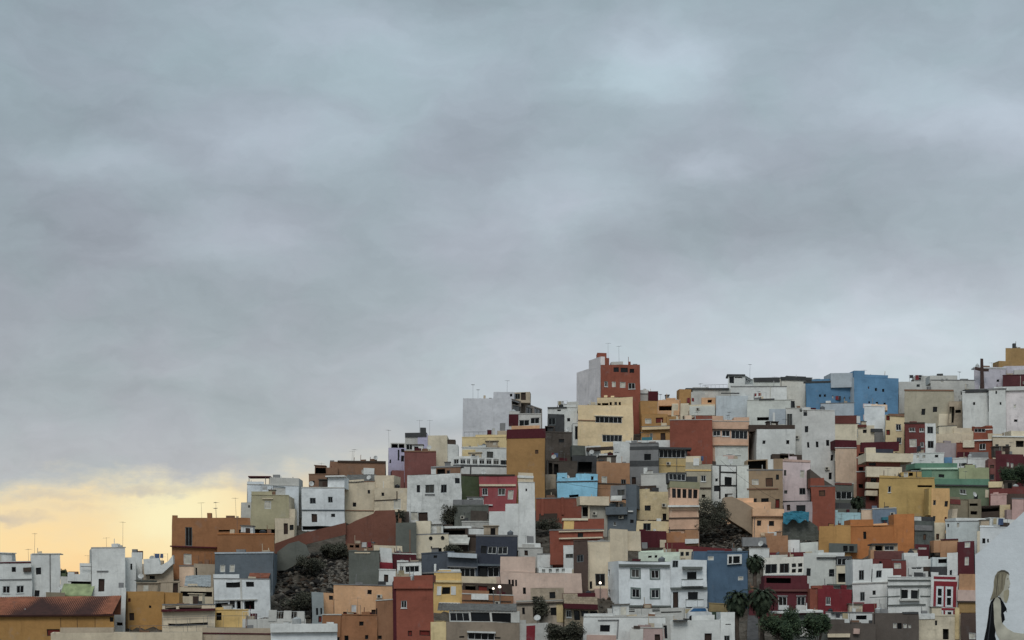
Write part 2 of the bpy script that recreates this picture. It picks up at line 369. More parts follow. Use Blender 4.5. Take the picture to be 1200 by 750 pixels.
def roomlet(h):
    w_ = RND.uniform(1.8, 3.2); c = RND.uniform(.25, .75); ht = RND.uniform(1.6, 2.3); off = RND.uniform(2.2, 3.5)
    p = h.A + (h.B - h.A) * c + Vector((0, off, 0)); mb = MB(); m = plaster(RND.choice(['W', 'WG', 'CR', 'BE', h.col, 'GR', 'BR3']), .8); z = h.zt - .345
    x0 = max(p.x - w_ / 2, h.A.x + .4); x1 = min(p.x + w_ / 2, h.B.x - .4)
    if x1 - x0 < 1.4: return
    mb.box(x0, x1, p.y, p.y + 2.2, z, z + ht, m); mb.box(x0 - .15, x1 + .15, p.y - .25, p.y + 2.4, z + ht + .002, z + ht + .12, RND.choice([ROOFD, m])); o = mb.build('roof_room', h.root, h.org)
    db = MB(); dx = RND.uniform(x0 + .1, x1 - .9); db.box(dx, dx + .75, p.y - .03, p.y + .04, z + .01, z + ht - .3, RND.choice([DOOR, DARK, SHUT])); db.build('door', o, h.org)
def junk(h):
    c = RND.uniform(.08, .92); w_ = RND.uniform(.3, 1.5); ht = RND.uniform(.15, .8); off = RND.uniform(.35, 2.5); dp = RND.uniform(.2, 1)
    p = h.A + (h.B - h.A) * c + Vector((0, off, 0)); mb = MB(); m = plaster(RND.choice(['W', 'GR', 'BE', 'BR', 'DG', h.col, 'MA', 'CR']), .9)
    if p.x + w_ / 2 > h.B.x - .3 or p.x - w_ / 2 < h.A.x + .3: return
    mb.box(p.x - w_ / 2, p.x + w_ / 2, p.y, p.y + dp, h.zt - .345, h.zt + ht, m)
    if RND.random() < .5: mb.box(p.x - w_ / 2 - .05, p.x - w_ / 2 + .04, p.y - .06, p.y + .03, h.zt - .34, h.zt + ht + RND.uniform(.3, 1.2), m)
    mb.build('roof_wall', h.root, h.org)
CLOTH = [plain('cloth_white', 'b4b4b2', .9), plain('cloth_blue', '4a5a78', .9), plain('cloth_red', '7a3438', .9), plain('cloth_dark', '38383c', .9), plain('cloth_cream', 'a09478', .9)]
def laundry(h):
    t0 = RND.uniform(.1, .45); t1 = t0 + RND.uniform(.25, .45); off = RND.uniform(.5, 1.6)
    a = h.A + (h.B - h.A) * t0 + Vector((0, off, h.zt - .35)); b = h.A + (h.B - h.A) * t1 + Vector((0, off, h.zt - .35)); z = 1.9
    mb = MB(); mb.tube(a, a + Vector((0, 0, z)), .03, .03, METAL, 5); mb.tube(b, b + Vector((0, 0, z)), .03, .03, METAL, 5)
    A_ = a + Vector((0, 0, z - .05)); B_ = b + Vector((0, 0, z - .05)); mb.tube(A_, B_, .012, .012, METAL, 4); u = (B_ - A_).normalized(); L_ = (B_ - A_).length
    o = mb.build('clothes_line', h.root, h.org); x = .1
    while x < L_ - .8:
        w_ = RND.uniform(.35, .8); d = RND.uniform(.5, 1.1); n = Vector((0, .03, 0)); p = A_ + u * x; c = MB(); q = p + u * w_
        top = [p - n, q - n, q + n, p + n]; k = [v - Vector((RND.uniform(-.05, .05), RND.uniform(-.08, .08), d)) for v in top]; c.hexa(k, top, RND.choice(CLOTH)); c.build('washing', o, h.org) ; x += w_ + RND.uniform(.05, .5)
def short(label):
    for s in (',', ' with ', ' above ', ' beside ', ' below ', ' under ', ' behind '):
        label = label.split(s)[0]
    return ' '.join(label.split()[:8])
TANKM = [plain('tank_white', 'a8aaa8', .6), plain('tank_grey', '5c6064', .6), plain('tank_black', '2b2c2e', .5)]
def tank(h):
    k = RND.choice([0, 0, 1, 2]); cn = ('white', 'grey', 'black')[k]; t = RND.uniform(.12, .88); off = RND.uniform(1.2, 2.6)
    p = h.A + (h.B - h.A) * t + Vector((0, off, h.zt - .345)); r = RND.uniform(.38, .55); ht = RND.uniform(.9, 1.35)
    N = 14; mb = MB(); prof = [(r * .95, 0), (r, .08), (r, ht * .33), (r * 1.03, ht * .35), (r, ht * .37), (r, ht * .66), (r * 1.03, ht * .68), (r, ht * .7), (r, ht * .85), (r * .5, ht), (.12, ht + .02), (.12, ht + .1)]
    rg = [[(p.x + q * math.cos(2*math.pi*i/N), p.y + q * math.sin(2*math.pi*i/N), p.z + z) for i in range(N)] for q, z in prof]
    for a in range(len(rg) - 1):
        for i in range(N): mb.poly([rg[a][i], rg[a][(i+1) % N], rg[a+1][(i+1) % N], rg[a+1][i]], TANKM[k])
    mb.poly(list(reversed(rg[0])), TANKM[k]); mb.poly(rg[-1], TANKM[k])
    o = mb.build('water_tank', None, p); tag(o, f"{cn} water tank on the roof of the {short(h.label)}", 'water tank', 'water tanks on the flat roofs'); return o
def S(label, pts, D, col, th=.5, name='retaining_wall', cat='wall', mat=None, foot=0):
    """a wall or gable whose outline is a polygon, extruded th metres away from the viewer"""
    P = [XZ(x, y, D) for x, y in pts]; m = mat or plaster(col)
    mb = MB(); Q = [p + Vector((0, th, 0)) for p in P]; mb.hexa(P[::-1], Q[::-1], m)
    c = sum(P, Vector()) / len(P); o = mb.build(name, None, Vector((c.x, D, min(p.z for p in P))))
    return tag(o, label, cat)
def awning(h, x0, x1, y0, y1, mat, proj=1.3, name='awning'):
    u = (h.B - h.A).normalized(); n = Vector((-u.y, u.x, 0)); a = local(h, x0); b = local(h, x1); z0 = (HY - y0) / F * h.D; z1 = (HY - y1) / F * (h.D - proj)
    A0 = Vector((a.x, a.y, z0)) - n * .02; B0 = Vector((b.x, b.y, z0)) - n * .02; A1 = A0 - n * proj; B1 = B0 - n * proj; A1.z = B1.z = z1
    dz = Vector((0, 0, .06)); mb = MB(); mb.hexa([A0, A1, B1, B0], [A0 + dz, A1 + dz, B1 + dz, B0 + dz], mat)
    mb.hexa([A1 - dz * 3, A1 - dz * 3 + n * .03, B1 - dz * 3 + n * .03, B1 - dz * 3], [A1, A1 + n * .03, B1 + n * .03, B1], mat)
    return mb.build(name, h.root, h.org)
def railing(h, x0, x1, yt, yb, off=.1, mat=None, step=.28, name='railing'):
    mat = mat or METAL; a = local(h, x0, off); b = local(h, x1, off); D = (a.y + b.y) / 2; z0 = (HY - yb) / F * D; z1 = (HY - yt) / F * D
    mb = MB(); u = (b - a).normalized(); n = Vector((-u.y, u.x, 0)); L_ = (b - a).length
    mb.obox(a, u, n, 0, L_, 0, .05, z1 - .05, z1, mat); mb.obox(a, u, n, 0, L_, 0, .05, z0 + .05, z0 + .1, mat)
    k = 0
    while k <= L_: mb.obox(a, u, n, k - .015, k + .015, .01, .04, z0, z1 - .04, mat); k += step
    return mb.build(name, h.root, h.org)
# ================================================================== THE HOUSES, left to right and bottom to top
# ---- far left skyline and the first rows
H('white house with dark parapet line and two paired windows at the far left edge', -14, 36.8, 658.5, 706, 'W', '13,663,18,669;2,686,11,695,w;18,686,27,695,w', bl=[('ledge',-14,36,677.6,678.8,'GR',-.15,.16),('coping',-14,36.5,657.6,659,'MA',-.1,.4), ('pergola',27,36,664,669,'DB',-.4,.4)], clutter=.2)
h = H('plain white tower block beside the far left house, small window high up', 36.5, 70, 649, 703, 'W', '41.5,665,47.5,673;40,692,46,700', bl=[('coping',38,70,648.4,649.6,'WG',-.1,3)], clutter=.2); antenna(h, 0, 2, 3.2, 38)
H('low white wall house just right of the plain white tower', 70, 82, 676, 704, 'WG', bl=[('hedge_trough',71,76,672,676,'OG2',.3,.5)], clutter=.4)
h = H('white stepped house with pale green awning over its terrace', 78, 108, 673, 705, 'W', '78,681.5,110,684.5,k;', bl=[('roof_room',92,118,660,674,'W',.6,4),('chimney_stack',79,89,670,673.5,'BR',.5,.6), ('ledge',93,112,663.5,664.4,'GR',-.12,.13)], clutter=.4)
awning(h, 74, 110, 685, 698, plain('canvas_green', '8f9a72', .9))
antenna(h, 0, 2, 3, 96)
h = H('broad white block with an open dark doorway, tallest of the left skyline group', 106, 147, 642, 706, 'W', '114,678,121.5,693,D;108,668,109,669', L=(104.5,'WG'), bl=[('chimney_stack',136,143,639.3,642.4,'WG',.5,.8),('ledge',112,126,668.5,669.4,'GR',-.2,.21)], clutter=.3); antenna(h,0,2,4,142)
H('white wing with a narrow window at the right of the broad white block', 146, 160, 653, 700, 'W', '153.5,660,155.8,667', clutter=.5)
H('white narrow block with twin dark red chimneys', 155, 168, 647, 684, 'W', bl=[('chimney_stack',155.5,161,643,647.5,'GR',.4,.8),('chimney_stack',162.5,167.5,645.3,652,'MA',.4,.7)], clutter=.4)
S('white sloping stair wall running up to the orange house', [(169,655),(186,653.5),(188,662),(197,657),(203,650),(203,660),(190,671),(170,672)], Dy(692), 'W', 1.2, 'stair_wall')
H('dim cream house behind the sloping white stair wall', 168, 203, 660, 690, 'BE', '173,662,188,665,k;176,674,182,678', clutter=.8)
H('grey breeze-block hut with a leaning scrap roof', 158, 184, 680, 700, 'GG#', '168,684,172,687', clutter=.9)
H('low pale hut with a dark open doorway next to the ochre house', 184, 210, 682, 702, 'BE', '202,683,208,694,D', clutter=.7)
h = H('long orange house with one tall shuttered window and a chimney, first against the glow', 201, 293, 607.5, 676, 'BR2', '217,618,225,640,g;215,649,224,662,L;255,621,273,623,k;279,621,283,626', bl=[('chimney_stack',242,247,602,608,'BR2',.5,.7),('balcony_slab',199,253,640,641.4,'MA',-.5,.5),('parapet_lump',201,207,604.5,608,'BR2',.1,.5),('ledge',255,277,627,628,'OR',-.15,.16)], clutter=0, yaw=.02)
antenna(h,0,1.5,2.6,233.5); antenna(h,0,1.5,3.4,274); antenna(h,0,3,1.8,248)
H('orange lower wing joining the long orange house, blank front above the grey-blue house', 254, 322, 626, 690, 'BR2', bl=[('coping',254,322,625.2,626.4,'OR',-.1,.5)], clutter=.2, yaw=0)
h = H('grey-blue rendered house with two pale shutters', 252, 320, 647.5, 697, 'SL', '258,662,264,671,s;269,662,275,671,s', bl=[('coping',252,320,646.6,648,'PB',-.12,.4)], clutter=.1, R=(324,'SL'))
awning(h, 293, 317, 672, 677, ROOFR, 1.6, 'porch_roof')
H('pale pinkish box hut standing under the orange house door', 210, 229, 663.5, 684, 'BP', clutter=.3)
H('rough grey plaster wall house right of the pinkish box hut', 227, 254, 660, 690, 'BE', '229,665,231,676', clutter=.5, D=Dy(686))
h = H('beige two-storey house with long dark slot openings below a corrugated roof', 210, 250, 688, 718, 'CR', '211,693,248,698.5,k;211,708,247,713.5,k', clutter=.3)
def corrug(h, x0, x1, y0, y1, mat, dep=4.0, name='corrugated_roof'):
    """sheet roof sloping up away from the viewer"""
    a = local(h, x0, -.15); b = local(h, x1, -.15); u = (b - a).normalized(); n = Vector((-u.y, u.x, 0)); z0 = (HY - y1) / F * h.D; z1 = (HY - y0) / F * (h.D + dep)
    mb = MB(); L_ = (b - a).length; N = max(6, int(L_ / .22)); dz = .06
    for i in range(N):
        p0 = a + u * (L_ * i / N); p1 = a + u * (L_ * (i + 1) / N); q = dz * (i % 2); r_ = dz * ((i + 1) % 2)
        A = [Vector((p0.x, p0.y, z0 + q)), Vector((p1.x, p1.y, z0 + r_)), Vector((p1.x, p1.y, z1 + r_)) + n * dep, Vector((p0.x, p0.y, z1 + q)) + n * dep]
        mb.hexa([v - Vector((0, 0, .05)) for v in A], A, mat)
    return mb.build(name, h.root, h.org)
CORR = plain('corrugated_sheet', '8a8d8c', .7); CORRB = plain('asbestos_sheet', '5f5d59', .9)
corrug(h, 216, 247, 675, 687, CORR, 5)
h = H('white house with two dark strip windows and an open terrace floor below the grey-blue house', 250, 316, 678.5, 722, 'MU', '264,682,281,688;288,682,297,688;251,706,266,713.5,o;268,704,274,713;276,704,283,714,o;285,704,297,714,o', bl=[('ledge',250,300,702,703,'WG',-.3,.31),('side_panel',281,283,679,714,'WG',-.12,.12)], clutter=.2, R=(317,'WG'))
H('ochre yellow house in the shade with a small dark door', 146, 192, 694, 734, 'OC', '152,719,157.5,727.5,D;175,710,178,713,d;150,702,153,706,r', bl=[('side_wing',192,210,694.5,704,'OC',.4,4)], L=(143,'OO'), clutter=.4)
h = H('pale beige house with a red-brown balcony strip and dark slot', 191, 251, 709, 742, 'CR', '194,709.5,207,713,k;210,708.5,236,713.2,k;198,730,243,733,k', bl=[('balcony_slab',190,250,713.6,716.4,'MA',-.7,.7)], clutter=.3); railing(h, 192, 250, 723, 733, -.3, METAL, 1.9)
H('low ochre wall house tucked right of the red-brown balcony', 250, 290, 716, 738, 'YE', '252,719,258,728,k', clutter=.6)
H('narrow white column house with thin pipes beside the red tiled roof', 134, 147, 690, 742, 'W', '137,730,144,733.5', bl=[('chimney_stack',138,143,684,690,'GR',.4,.7)], clutter=.9)
# red roofed building bottom left
h = H('long ochre building under a red tiled roof, bottom left', -16, 134, 722, 764, 'OC', '55,737,70,745,r;129,725,134,730;', clutter=0, yaw=0, D=266, foot=3, bl=[('ledge',-16,134,721.2,722.6,'MA',-.4,.5),('cable',71,71.4,724,740,'DB',-.06,.06),('cable',90,90.4,724,740,'DB',-.06,.06),('cable',111,111.4,724,740,'DB',-.06,.06)])
mb = MB(); rt = plain('roof_tiles_old', '8c5a45', .95, .15)
def tileroof(h, x0, x1, yeave, yridge, dep, mat, name='roof'):
    a = local(h, x0, -.5); b = local(h, x1, -.5); z0 = (HY - yeave) / F * a.y; z1 = (HY - yridge) / F * (a.y + dep); mb = MB(); L_ = (b - a).length; N = int(L_ / .26)
    for i in range(N):
        xa = a.x + L_ * i / N; xb = a.x + L_ * (i + 1) / N; xm = (xa + xb) / 2; D0 = a.y; D1 = a.y + dep
        mb.poly([(xa, D0, z0), (xm, D0, z0 + .09), (xm, D1, z1 + .09), (xa, D1, z1)], mat); mb.poly([(xm, D0, z0 + .09), (xb, D0, z0), (xb, D1, z1), (xm, D1, z1 + .09)], mat)
    mb.hexa([(a.x, a.y, z0 - .25), (b.x, a.y, z0 - .25), (b.x, a.y + dep, z1 - .25), (a.x, a.y + dep, z1 - .25)], [(a.x, a.y, z0 - .02), (b.x, a.y, z0 - .02), (b.x, a.y + dep, z1 - .02), (a.x, a.y + dep, z1 - .02)], plain('eaves_dark', '3a221c', .9))
    mb.hexa([(a.x, a.y + dep, z0), (b.x, a.y + dep, z0), (b.x, a.y + dep, z1 - .1), (a.x, a.y + dep, z1 - .1)], [(a.x, a.y + dep - .1, z0), (b.x, a.y + dep - .1, z0), (b.x, a.y + dep - .1, z1 - .1), (a.x, a.y + dep - .1, z1 - .1)], mat)
    return mb.build(name, h.root, h.org)
tileroof(h, -16, 133, 721.5, 699.5, 6, rt, 'tiled_roof')
H('small brown flat-topped shed behind the red tiled roof', 53, 76, 694, 712, 'OO', clutter=.3)
# foreground parapets
h = H('pale roof terrace block with posts, closest of the bottom left', 60, 236, 741, 766, 'CR', '76,744,76.7,750,k;127,745,128,750,k', clutter=0, D=246, foot=2, yaw=0, back=9, bl=[('parapet_wall',71,134,734.5,741,'BE',3,.3)])
railing(h, 150, 236, 733, 741.5, 1.2, METAL, 1.7)
h = H('beige roof terrace block with a red-brown band, right of the pale terrace', 236, 320, 736, 766, 'BE', clutter=0, D=247, foot=2, yaw=0, bl=[('red_band',236,320,741.5,743,'MA',-.1,.1)])
railing(h, 240, 290, 722, 736, 1.5, METAL, 2.1)
h = H('grey-white concrete roof slab bottom centre-left, clean horizontal band', 318, 395, 731, 766, 'MU', clutter=0, D=244, foot=2, yaw=0, bl=[('fascia',317,395,731,741,'W',-.5,.5)])
h = H('white balustraded terrace with three solid panels', 284, 358, 726, 745, 'WG', clutter=0, D=262, yaw=0, bl=[('panel',315,324,716.5,729,'WG',-.1,.3),('panel',332,341,717,729,'WG',-.1,.3),('panel',348,357,717.5,729,'WG',-.1,.3)]); railing(h, 284, 357, 717, 727, .1, FR_W, .35)
# ---- orange slope houses centre left
h = H('white house on the skyline with red pergola and an arched dark opening', 289.5, 350, 569, 612, 'WB', '319,570,334,580,o', bl=[('main_block',315.5,350,560,612,'WG',.25,6.6),('water_stack',319,327,557,560.4,'GR',2,1)], clutter=.1, yaw=0)
a = local(h, 290, 1); b = local(h, 315, 1); z = (HY - 559.5) / F * h.D; mb = MB(); mb.box(a.x, b.x, a.y, a.y + 3, z, z + .22, plaster('MA'))
for xx in (a.x + .1, (a.x + b.x) / 2 + 1, b.x - .2): mb.box(xx, xx + .1, a.y + .05, a.y + .15, h.zt - .3, z, METAL)
mb.build('pergola', h.root, h.org)
h = H('low white annex left of the skyline house with the red pergola', 282, 294, 589, 616, 'WG', '290,592,292,595', clutter=.4)
h = H('olive cream house with a pale shuttered window, in front of the red pergola', 293.5, 338, 580.5, 630, 'CY2', '309,588,317,597,s;297,620,322,627,o', bl=[('side_wing',330,345,597,640,'CR',.2,3),('ledge',306,319,584.5,585.6,'CR',-.2,.21)], R=(345,'CR'), clutter=.6, yaw=0)
H('narrow stepped cream stairwell house beside the olive cream house', 322, 345, 608, 640, 'CR', '332,614,337,626,D;339,616,344,622', clutter=.8)
h = H('pale blue-white two-storey house with four small dark windows', 353.5, 404, 571, 622, 'MU', '364,583,371,590,g;385.5,581,391,588.5,g;365,602.5,371.5,612.5,D;388,602.5,392.5,606.5;354,617,399,621.5,k', bl=[('upper_block',385,404,558,571,'MU',.3,5),('ledge',353.5,404,597.4,598.6,'SL',-.15,.16),('roof_awning',382,404,556.5,558,'W',-.3,3)], clutter=.4, yaw=.03)
H('brick-brown house with an open dark loggia on the skyline above the pale blue-white house', 362, 396, 557, 580, 'BR', bl=[('upper_block',369,383,548,558,'BR',.3,4,'369.5,548.8,382,557,o'),('upper_block',382,396,548.5,558,'BR',.35,4)], clutter=.5)
h = H('long brown brick house on the skyline with a ragged dark roof', 386, 452, 541.5, 573, 'BR', '424,551,438,556,s', bl=[('chimney_stack',386,391,540,548,'GR',.2,1),('dark_coping',395,452,540.4,542.4,'DB',-.2,5),('white_patch_wall',426,439,549,557,'W',-.3,.3)], clutter=.7, yaw=-.05); antenna(h,0,1.5,2.2,412)
h = H('cream house with a grey tiled lean-to roof, left part of the cream terrace', 404, 439, 565, 612, 'CR', '413,588,417,593;430,574,433,578', bl=[('ledge',404,439,597.6,598.6,'BR',-.12,.13)], clutter=.4); corrug(h, 404, 439, 556, 564, CORRB, 3)
H('cream stained house with a blank patched front stepping up beside the maroon gable', 438, 478, 572, 614, 'CR', '462,585,470,597,s', bl=[('upper_block',439,462,557,573,'CR',.6,5),('pipe_run',438,466,585.5,586.6,'DB',-.1,.1),('pipe_run',465,466,576,586,'DB',-.1,.1)], clutter=.4, dirt=.8)
S('long sloping red retaining wall climbing to the right', [(322,648),(322,636),(360,624),(405,612.5),(405,626),(360,638),(340,650)], Dy(650), 'RW')
S('tall red-brown retaining wall below the cream houses', [(404,640),(404,617),(416,611),(438,602),(440,598.5),(462,597.5),(463,610),(464,640)], Dy(648), 'RW', 1.0)
H('low maroon walled yard with arched niches at the foot of the red wall', 406, 442, 636, 656, 'BR', '409,638,414,641,k;416,637,421,641,k;424,637,429,641,k;431,638,436,641,k', clutter=.3)
H('grey-green plastered blank wall house above the peach house', 409, 445, 647, 692, 'GG', bl=[('white_streak_ledge',416,434,648,649.5,'CR',-.1,.1)], clutter=.2)
S('grey-green shotcrete wall leaning into the rocky gully', [(322,668),(324,646),(338,638),(350,635),(358,639),(362,650),(350,660),(334,668)], Dy(672), 'GG', .8)
H('peach house with a small dark corner window, upper part', 391, 462, 686, 730, 'PE', '431,690,436,695;402,717.5,418,721.5,r;413,721,418,730,r;436,713,442,722,D', bl=[('side_wing',378,391,696,730,'PE',.2,4,'385,699,390,704')], clutter=.4)
H('deep orange-brown lower house under the peach house', 398, 442, 720.5, 764, 'OR2', '421,727,426,732;428,744,432,749;404,744,409,750', clutter=.3)
H('small orange lean-to at the left of the deep orange-brown house', 377, 399, 721, 764, 'OR2', '395,746,399,750', clutter=.5)
H('narrow grey-blue slip house beside the rocky gully with two slit windows', 365, 378.5, 696, 740, 'PB2', '369.5,714,372,721.5;374.5,714,376.5,721;372,723,376,730,r', clutter=.2)
H('rust-brown shack wedged between the peach house and the tall terracotta house', 440, 462, 703, 764, 'PE2', '436,712,442,723;443,745,447,749', clutter=.8)
# ---- lavender group
h = H('lavender house with a dark glazed roof terrace and cream right wing, on the skyline', 454.5, 476, 525, 562, 'LV', '466,527,468,540;470,534,473.5,541;470,526,474,530;456,539,458,543,d', bl=[('roof_terrace',457,475,519,526,'WG',.4,4,'458,520,466,525,o;467,520,474,525,o'),('middle_block',475,491,511,560,'WG',.2,6,'476,520,489,527,t'),('lavender_block',490,501,508,560,'LV',.1,6),('cream_wing',500,524,510,565,'CR2',.3,6),('white_wing',523,536,521,560,'W',.6,5,'524,515,532,521,k'),('roof_hut',523.5,533,515,522,'DB',1,3),('dark_roof',475,500,506.5,511.5,'DG',.0,4),('water_box',492.5,499,500.5,508,'DG',2,1)], clutter=0, yaw=0); antenna(h,0,2,3.6,454.5,); antenna(h,0,2,3.6,503,h.zt+1.5); antenna(h,0,2,3.6,491,h.zt+1.5)
h = H('maroon-brown gable house in front of the lavender house', 474, 511.5, 530, 576, 'PR2', bl=[('stepped_wing',460,474,551,578,'PR2',.2,5),('coping',474,511.5,529,530.3,'BR',-.1,.6)], clutter=.2)
h = H('white weathered two-storey house with black mould streaks and grey windows', 477.5, 541, 556, 616, 'W', '488,567.5,492,576.5;498.5,567.5,509,577,g;517,568,524,577,g;534,561,539.5,567,;530,592.5,535.5,599,w;482,600.5,491,611,L;491,601,502,612,D', bl=[('ledge',498,510,578,579,'GR',-.2,.21)], clutter=.4, dirt=1.0, yaw=.03)
H('low brick-brown penthouse on the white weathered house', 511, 540.5, 548.5, 566, 'BR', '512,550.5,522,556,k', bl=[('white_pier',505,511,547.5,562,'W',.1,3),('dark_coping',505,541,547.4,548.8,'GR',-.1,3)], clutter=.5, D=Dy(590))
h = H('long white strip house with a row of dark square windows', 531.5, 603, 538, 571, 'W', '531.5,539.5,538,545.5,w;539.5,539,546,545.5,w;547.2,539,551.5,545.5,w;553.8,539,560,545.5,w;562,539,568.5,545.5,w;570.5,539,577,545.5,w;578.8,539,585.5,545.5,w;587,540,598,545.5,g', bl=[('dark_ledge',531,603,546.2,548.2,'DG',-.5,.5),('lower_wall',541,609,549,557,'W',-1.2,1.2),('dark_pier',551.5,553,546,557,'DG',-1.3,.1)], clutter=.2, yaw=0)
H('white upper house with a pale yellow patch above the row of square windows', 540.5, 594, 525, 552, 'W', '570,529,578,537,g;', bl=[('yellow_patch',541,556,527,538,'YC',-.03,.03)], clutter=.3)
h = H('pale yellow parapet house cluttered with scaffold poles, below the tall grey-white block', 541, 595, 512.5, 538, 'YC', bl=[('parapet_step',557,594,509.5,513,'YC',.1,.4),('junk_box',571,576,504,511,'MA',1,1),('junk_box',577,580,502,511,'WG',1,1),('junk_box',586,592,496,508,'GR',1.5,1),('low_room',583,595,505,512,'BE',.8,1)], clutter=.6); railing(h, 544, 570, 506, 512, .6, FR_D, .9)
h = H('tall plain grey-white block with a balconied right side, left of the highest tower', 542, 600, 467, 545, 'LG', R=(635,'BX','600.5,470,610,475,k;601,476,611,485,g;611,474,616,487,o;616.5,470,623,476,g;617,478,624,488,g;625,472,634,477,k;626,479,634,488,g'), bl=[('roof_house',578,603,459,468,'LG',1.5,5,'598,461,601,464.5'),], clutter=0, yaw=.02, D=Dy(512), foot=6, back=20); antenna(h,0,2,3,553); antenna(h,0,2,2,559); antenna(h,0,4,4.2,593.5)
part(h,'roof_house_side',603,622,459.5,470,'BE',6,4,'604,461,610,468,g;611,460,617,469,D')
h = H('ochre house with a broad maroon top band, tall and nearly windowless', 594.5, 639, 514, 596, 'YO', '627.5,528,631.5,532.5,b', bl=[('maroon_band',594,639.5,503,514.3,'MA',-.06,6),], clutter=0, yaw=0)
h = H('ramshackle grey and maroon roof rooms on top of the ochre house', 596, 634, 486, 506, 'WG', '608,492,620,499,t;621,490,632,497,t;612,499,620,502,s', bl=[('maroon_panel',595.5,607,485.6,499,'MA',-.08,.1),('pink_patch_wall',599,632,499,504,'PE',-.12,.1)], clutter=.6, D=Dy(588))
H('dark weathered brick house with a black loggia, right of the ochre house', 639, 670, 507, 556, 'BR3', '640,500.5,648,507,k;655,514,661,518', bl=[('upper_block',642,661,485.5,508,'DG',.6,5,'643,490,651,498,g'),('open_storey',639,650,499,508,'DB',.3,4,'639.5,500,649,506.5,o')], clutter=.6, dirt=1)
H('white skyline house left of the tall terracotta tower', 642, 676, 478, 520, 'W', '664.5,491,668,495,;653,480,657,482,k', bl=[('ledge',642,664,477,478.4,'DG',-.2,4), ('upper_room',664,678,471,480,'WG',.8,4)], clutter=.7)
# olive / red pair
h = H('rose-red house with white framed windows and a pale cornice', 562, 605.5, 557.5, 600, 'PR', '565,571,571.5,579.5,w;583.5,571,592,579.5,w;595,573.5,601.5,585,L', bl=[('cornice',562,604,566.8,569,'CR',-.25,.26),('ledge',568,577,590.5,592,'W',-.3,.3),('dark_coping',562,603,556,557.7,'DB',-.1,1)], clutter=.4, yaw=0)
H('olive green windowless house joined to the rose-red house', 541.5, 562.2, 558, 596, 'OG2', bl=[('dark_coping',541.5,562,556.3,558.2,'DB',-.1,1)], clutter=.2, yaw=0)
H('grey concrete shack with a slab roof below the olive green house', 532, 572, 593, 620, 'GG', '552,601,571,608,b', bl=[('roof_slab',531,566,585.5,593,'GR',.2,3),('brick_face',551.5,570,599,611,'BR3',-.05,.06)], clutter=.7, dirt=1)
H('white stepped tall wall house with a tiny window, beside the brick-red walls', 607.5, 627, 565.5, 645, 'W', '616,573,618,576', bl=[('beige_cap',607.5,625.5,553.5,565.6,'CR',.05,6),('step',592,608,590.5,645,'W',.05,6),('step',572.5,592.5,599.5,645,'W',.12,6),('white_cap',607,626,557,560,'W',-.1,.1)], clutter=.2, yaw=0)
H('white concrete terraced garden house with black mould, under the grey shack', 541, 575, 612, 628, 'WG', '549,619,566,626,k', clutter=.8, dirt=1)
# cream round windows
h = H('cream house with two round windows and a dark arch', 487, 526.5, 627, 652, 'CR2', '491,639,499.5,648,D;504,641,507,644;511,643,518,648,k', bl=[('tower_part',487,505,610.5,650,'CR2',-.05,5,'')], clutter=.3, yaw=0)
for cx_ in (505.5, 519.5):
    c = local(h, cx_, -.1); z = (HY - 631.7) / F * h.D; mb = MB(); N = 16; rr = .30
    mb.hexa([(c.x + rr * math.cos(2*math.pi*i/N), c.y - .03, z + rr * math.sin(2*math.pi*i/N)) for i in range(N)], [(c.x + rr * math.cos(2*math.pi*i/N), c.y + .12, z + rr * math.sin(2*math.pi*i/N)) for i in range(N)], GLASS[0]); mb.build('round_window', h.root, h.org)
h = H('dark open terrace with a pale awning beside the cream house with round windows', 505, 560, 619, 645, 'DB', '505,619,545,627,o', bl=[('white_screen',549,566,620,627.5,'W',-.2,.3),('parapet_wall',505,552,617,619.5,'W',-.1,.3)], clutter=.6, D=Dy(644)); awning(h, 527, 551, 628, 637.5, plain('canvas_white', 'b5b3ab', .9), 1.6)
H('grey-green rendered lane wall house left of the round-window house', 463, 488, 612, 656, 'GG', bl=[('pipe',480,481,620,648,'BR',-.1,.1)], clutter=.3)
H('dark scrub-topped grey shed below the cream stained house', 460, 480, 600, 622, 'BR3', clutter=.5)
h = H('dark blue-grey modern house with wide balconies', 558, 606.5, 628.5, 680, 'NV', '564,639,571,648;572.5,639.5,583,648,t;584.5,640,596,648.5,t;563,665,572,676;573,664,586,676,t;588,664,600,676', bl=[('balcony_slab',561,588,660.5,663,'SL',-.9,.9),('parapet_top',548,606,626.8,629,'DB',.3,5),], clutter=.4, yaw=0)
h = H('blue-grey lower wing with a glazed balcony left of the dark blue-grey house', 523, 561, 651, 682, 'SL2', '527,666,558,676,t;', bl=[('balcony_parapet',524,559.5,649,654.5,'PB',-.8,.8),('ledge',524,560,664.5,665.5,'GR',-.4,.4)], clutter=.4, yaw=0)
H('dim slate-coloured small house with a slanted roof line beside the conservatory', 494, 526, 649, 680, 'SL2', '508,652,512,655', bl=[('white_post',508,510.5,661.5,670,'W',-.4,.3),('slab',462,515,671,672.6,'GR',-.8,2)], clutter=.5)
h = H('white framed conservatory house on a thin grey slab', 465, 493, 659, 690, 'W', '468,663,472.5,670.5,w;474,663,490.5,670.5,t', clutter=.2)
h = H('dark crimson yard wall house with a white funnel-shaped tank shelter', 438, 488, 649.5, 680, 'MA', bl=[('cream_parapet',438,472,638.5,648,'CR',2.5,.6),('white_box',446,459.5,642,659,'W',-.6,1.2),('red_lean_to',441,460,659,667.5,'RE',-1.0,1.0)], clutter=.3)
H('small white house with a dark door below the red lean-to roof', 444, 463, 668, 700, 'W', '450,673,455,681.5,D', bl=[('rubble_wing',455,480,672,680,'BE',.2,2)], clutter=.3, R=(466,'CR'))
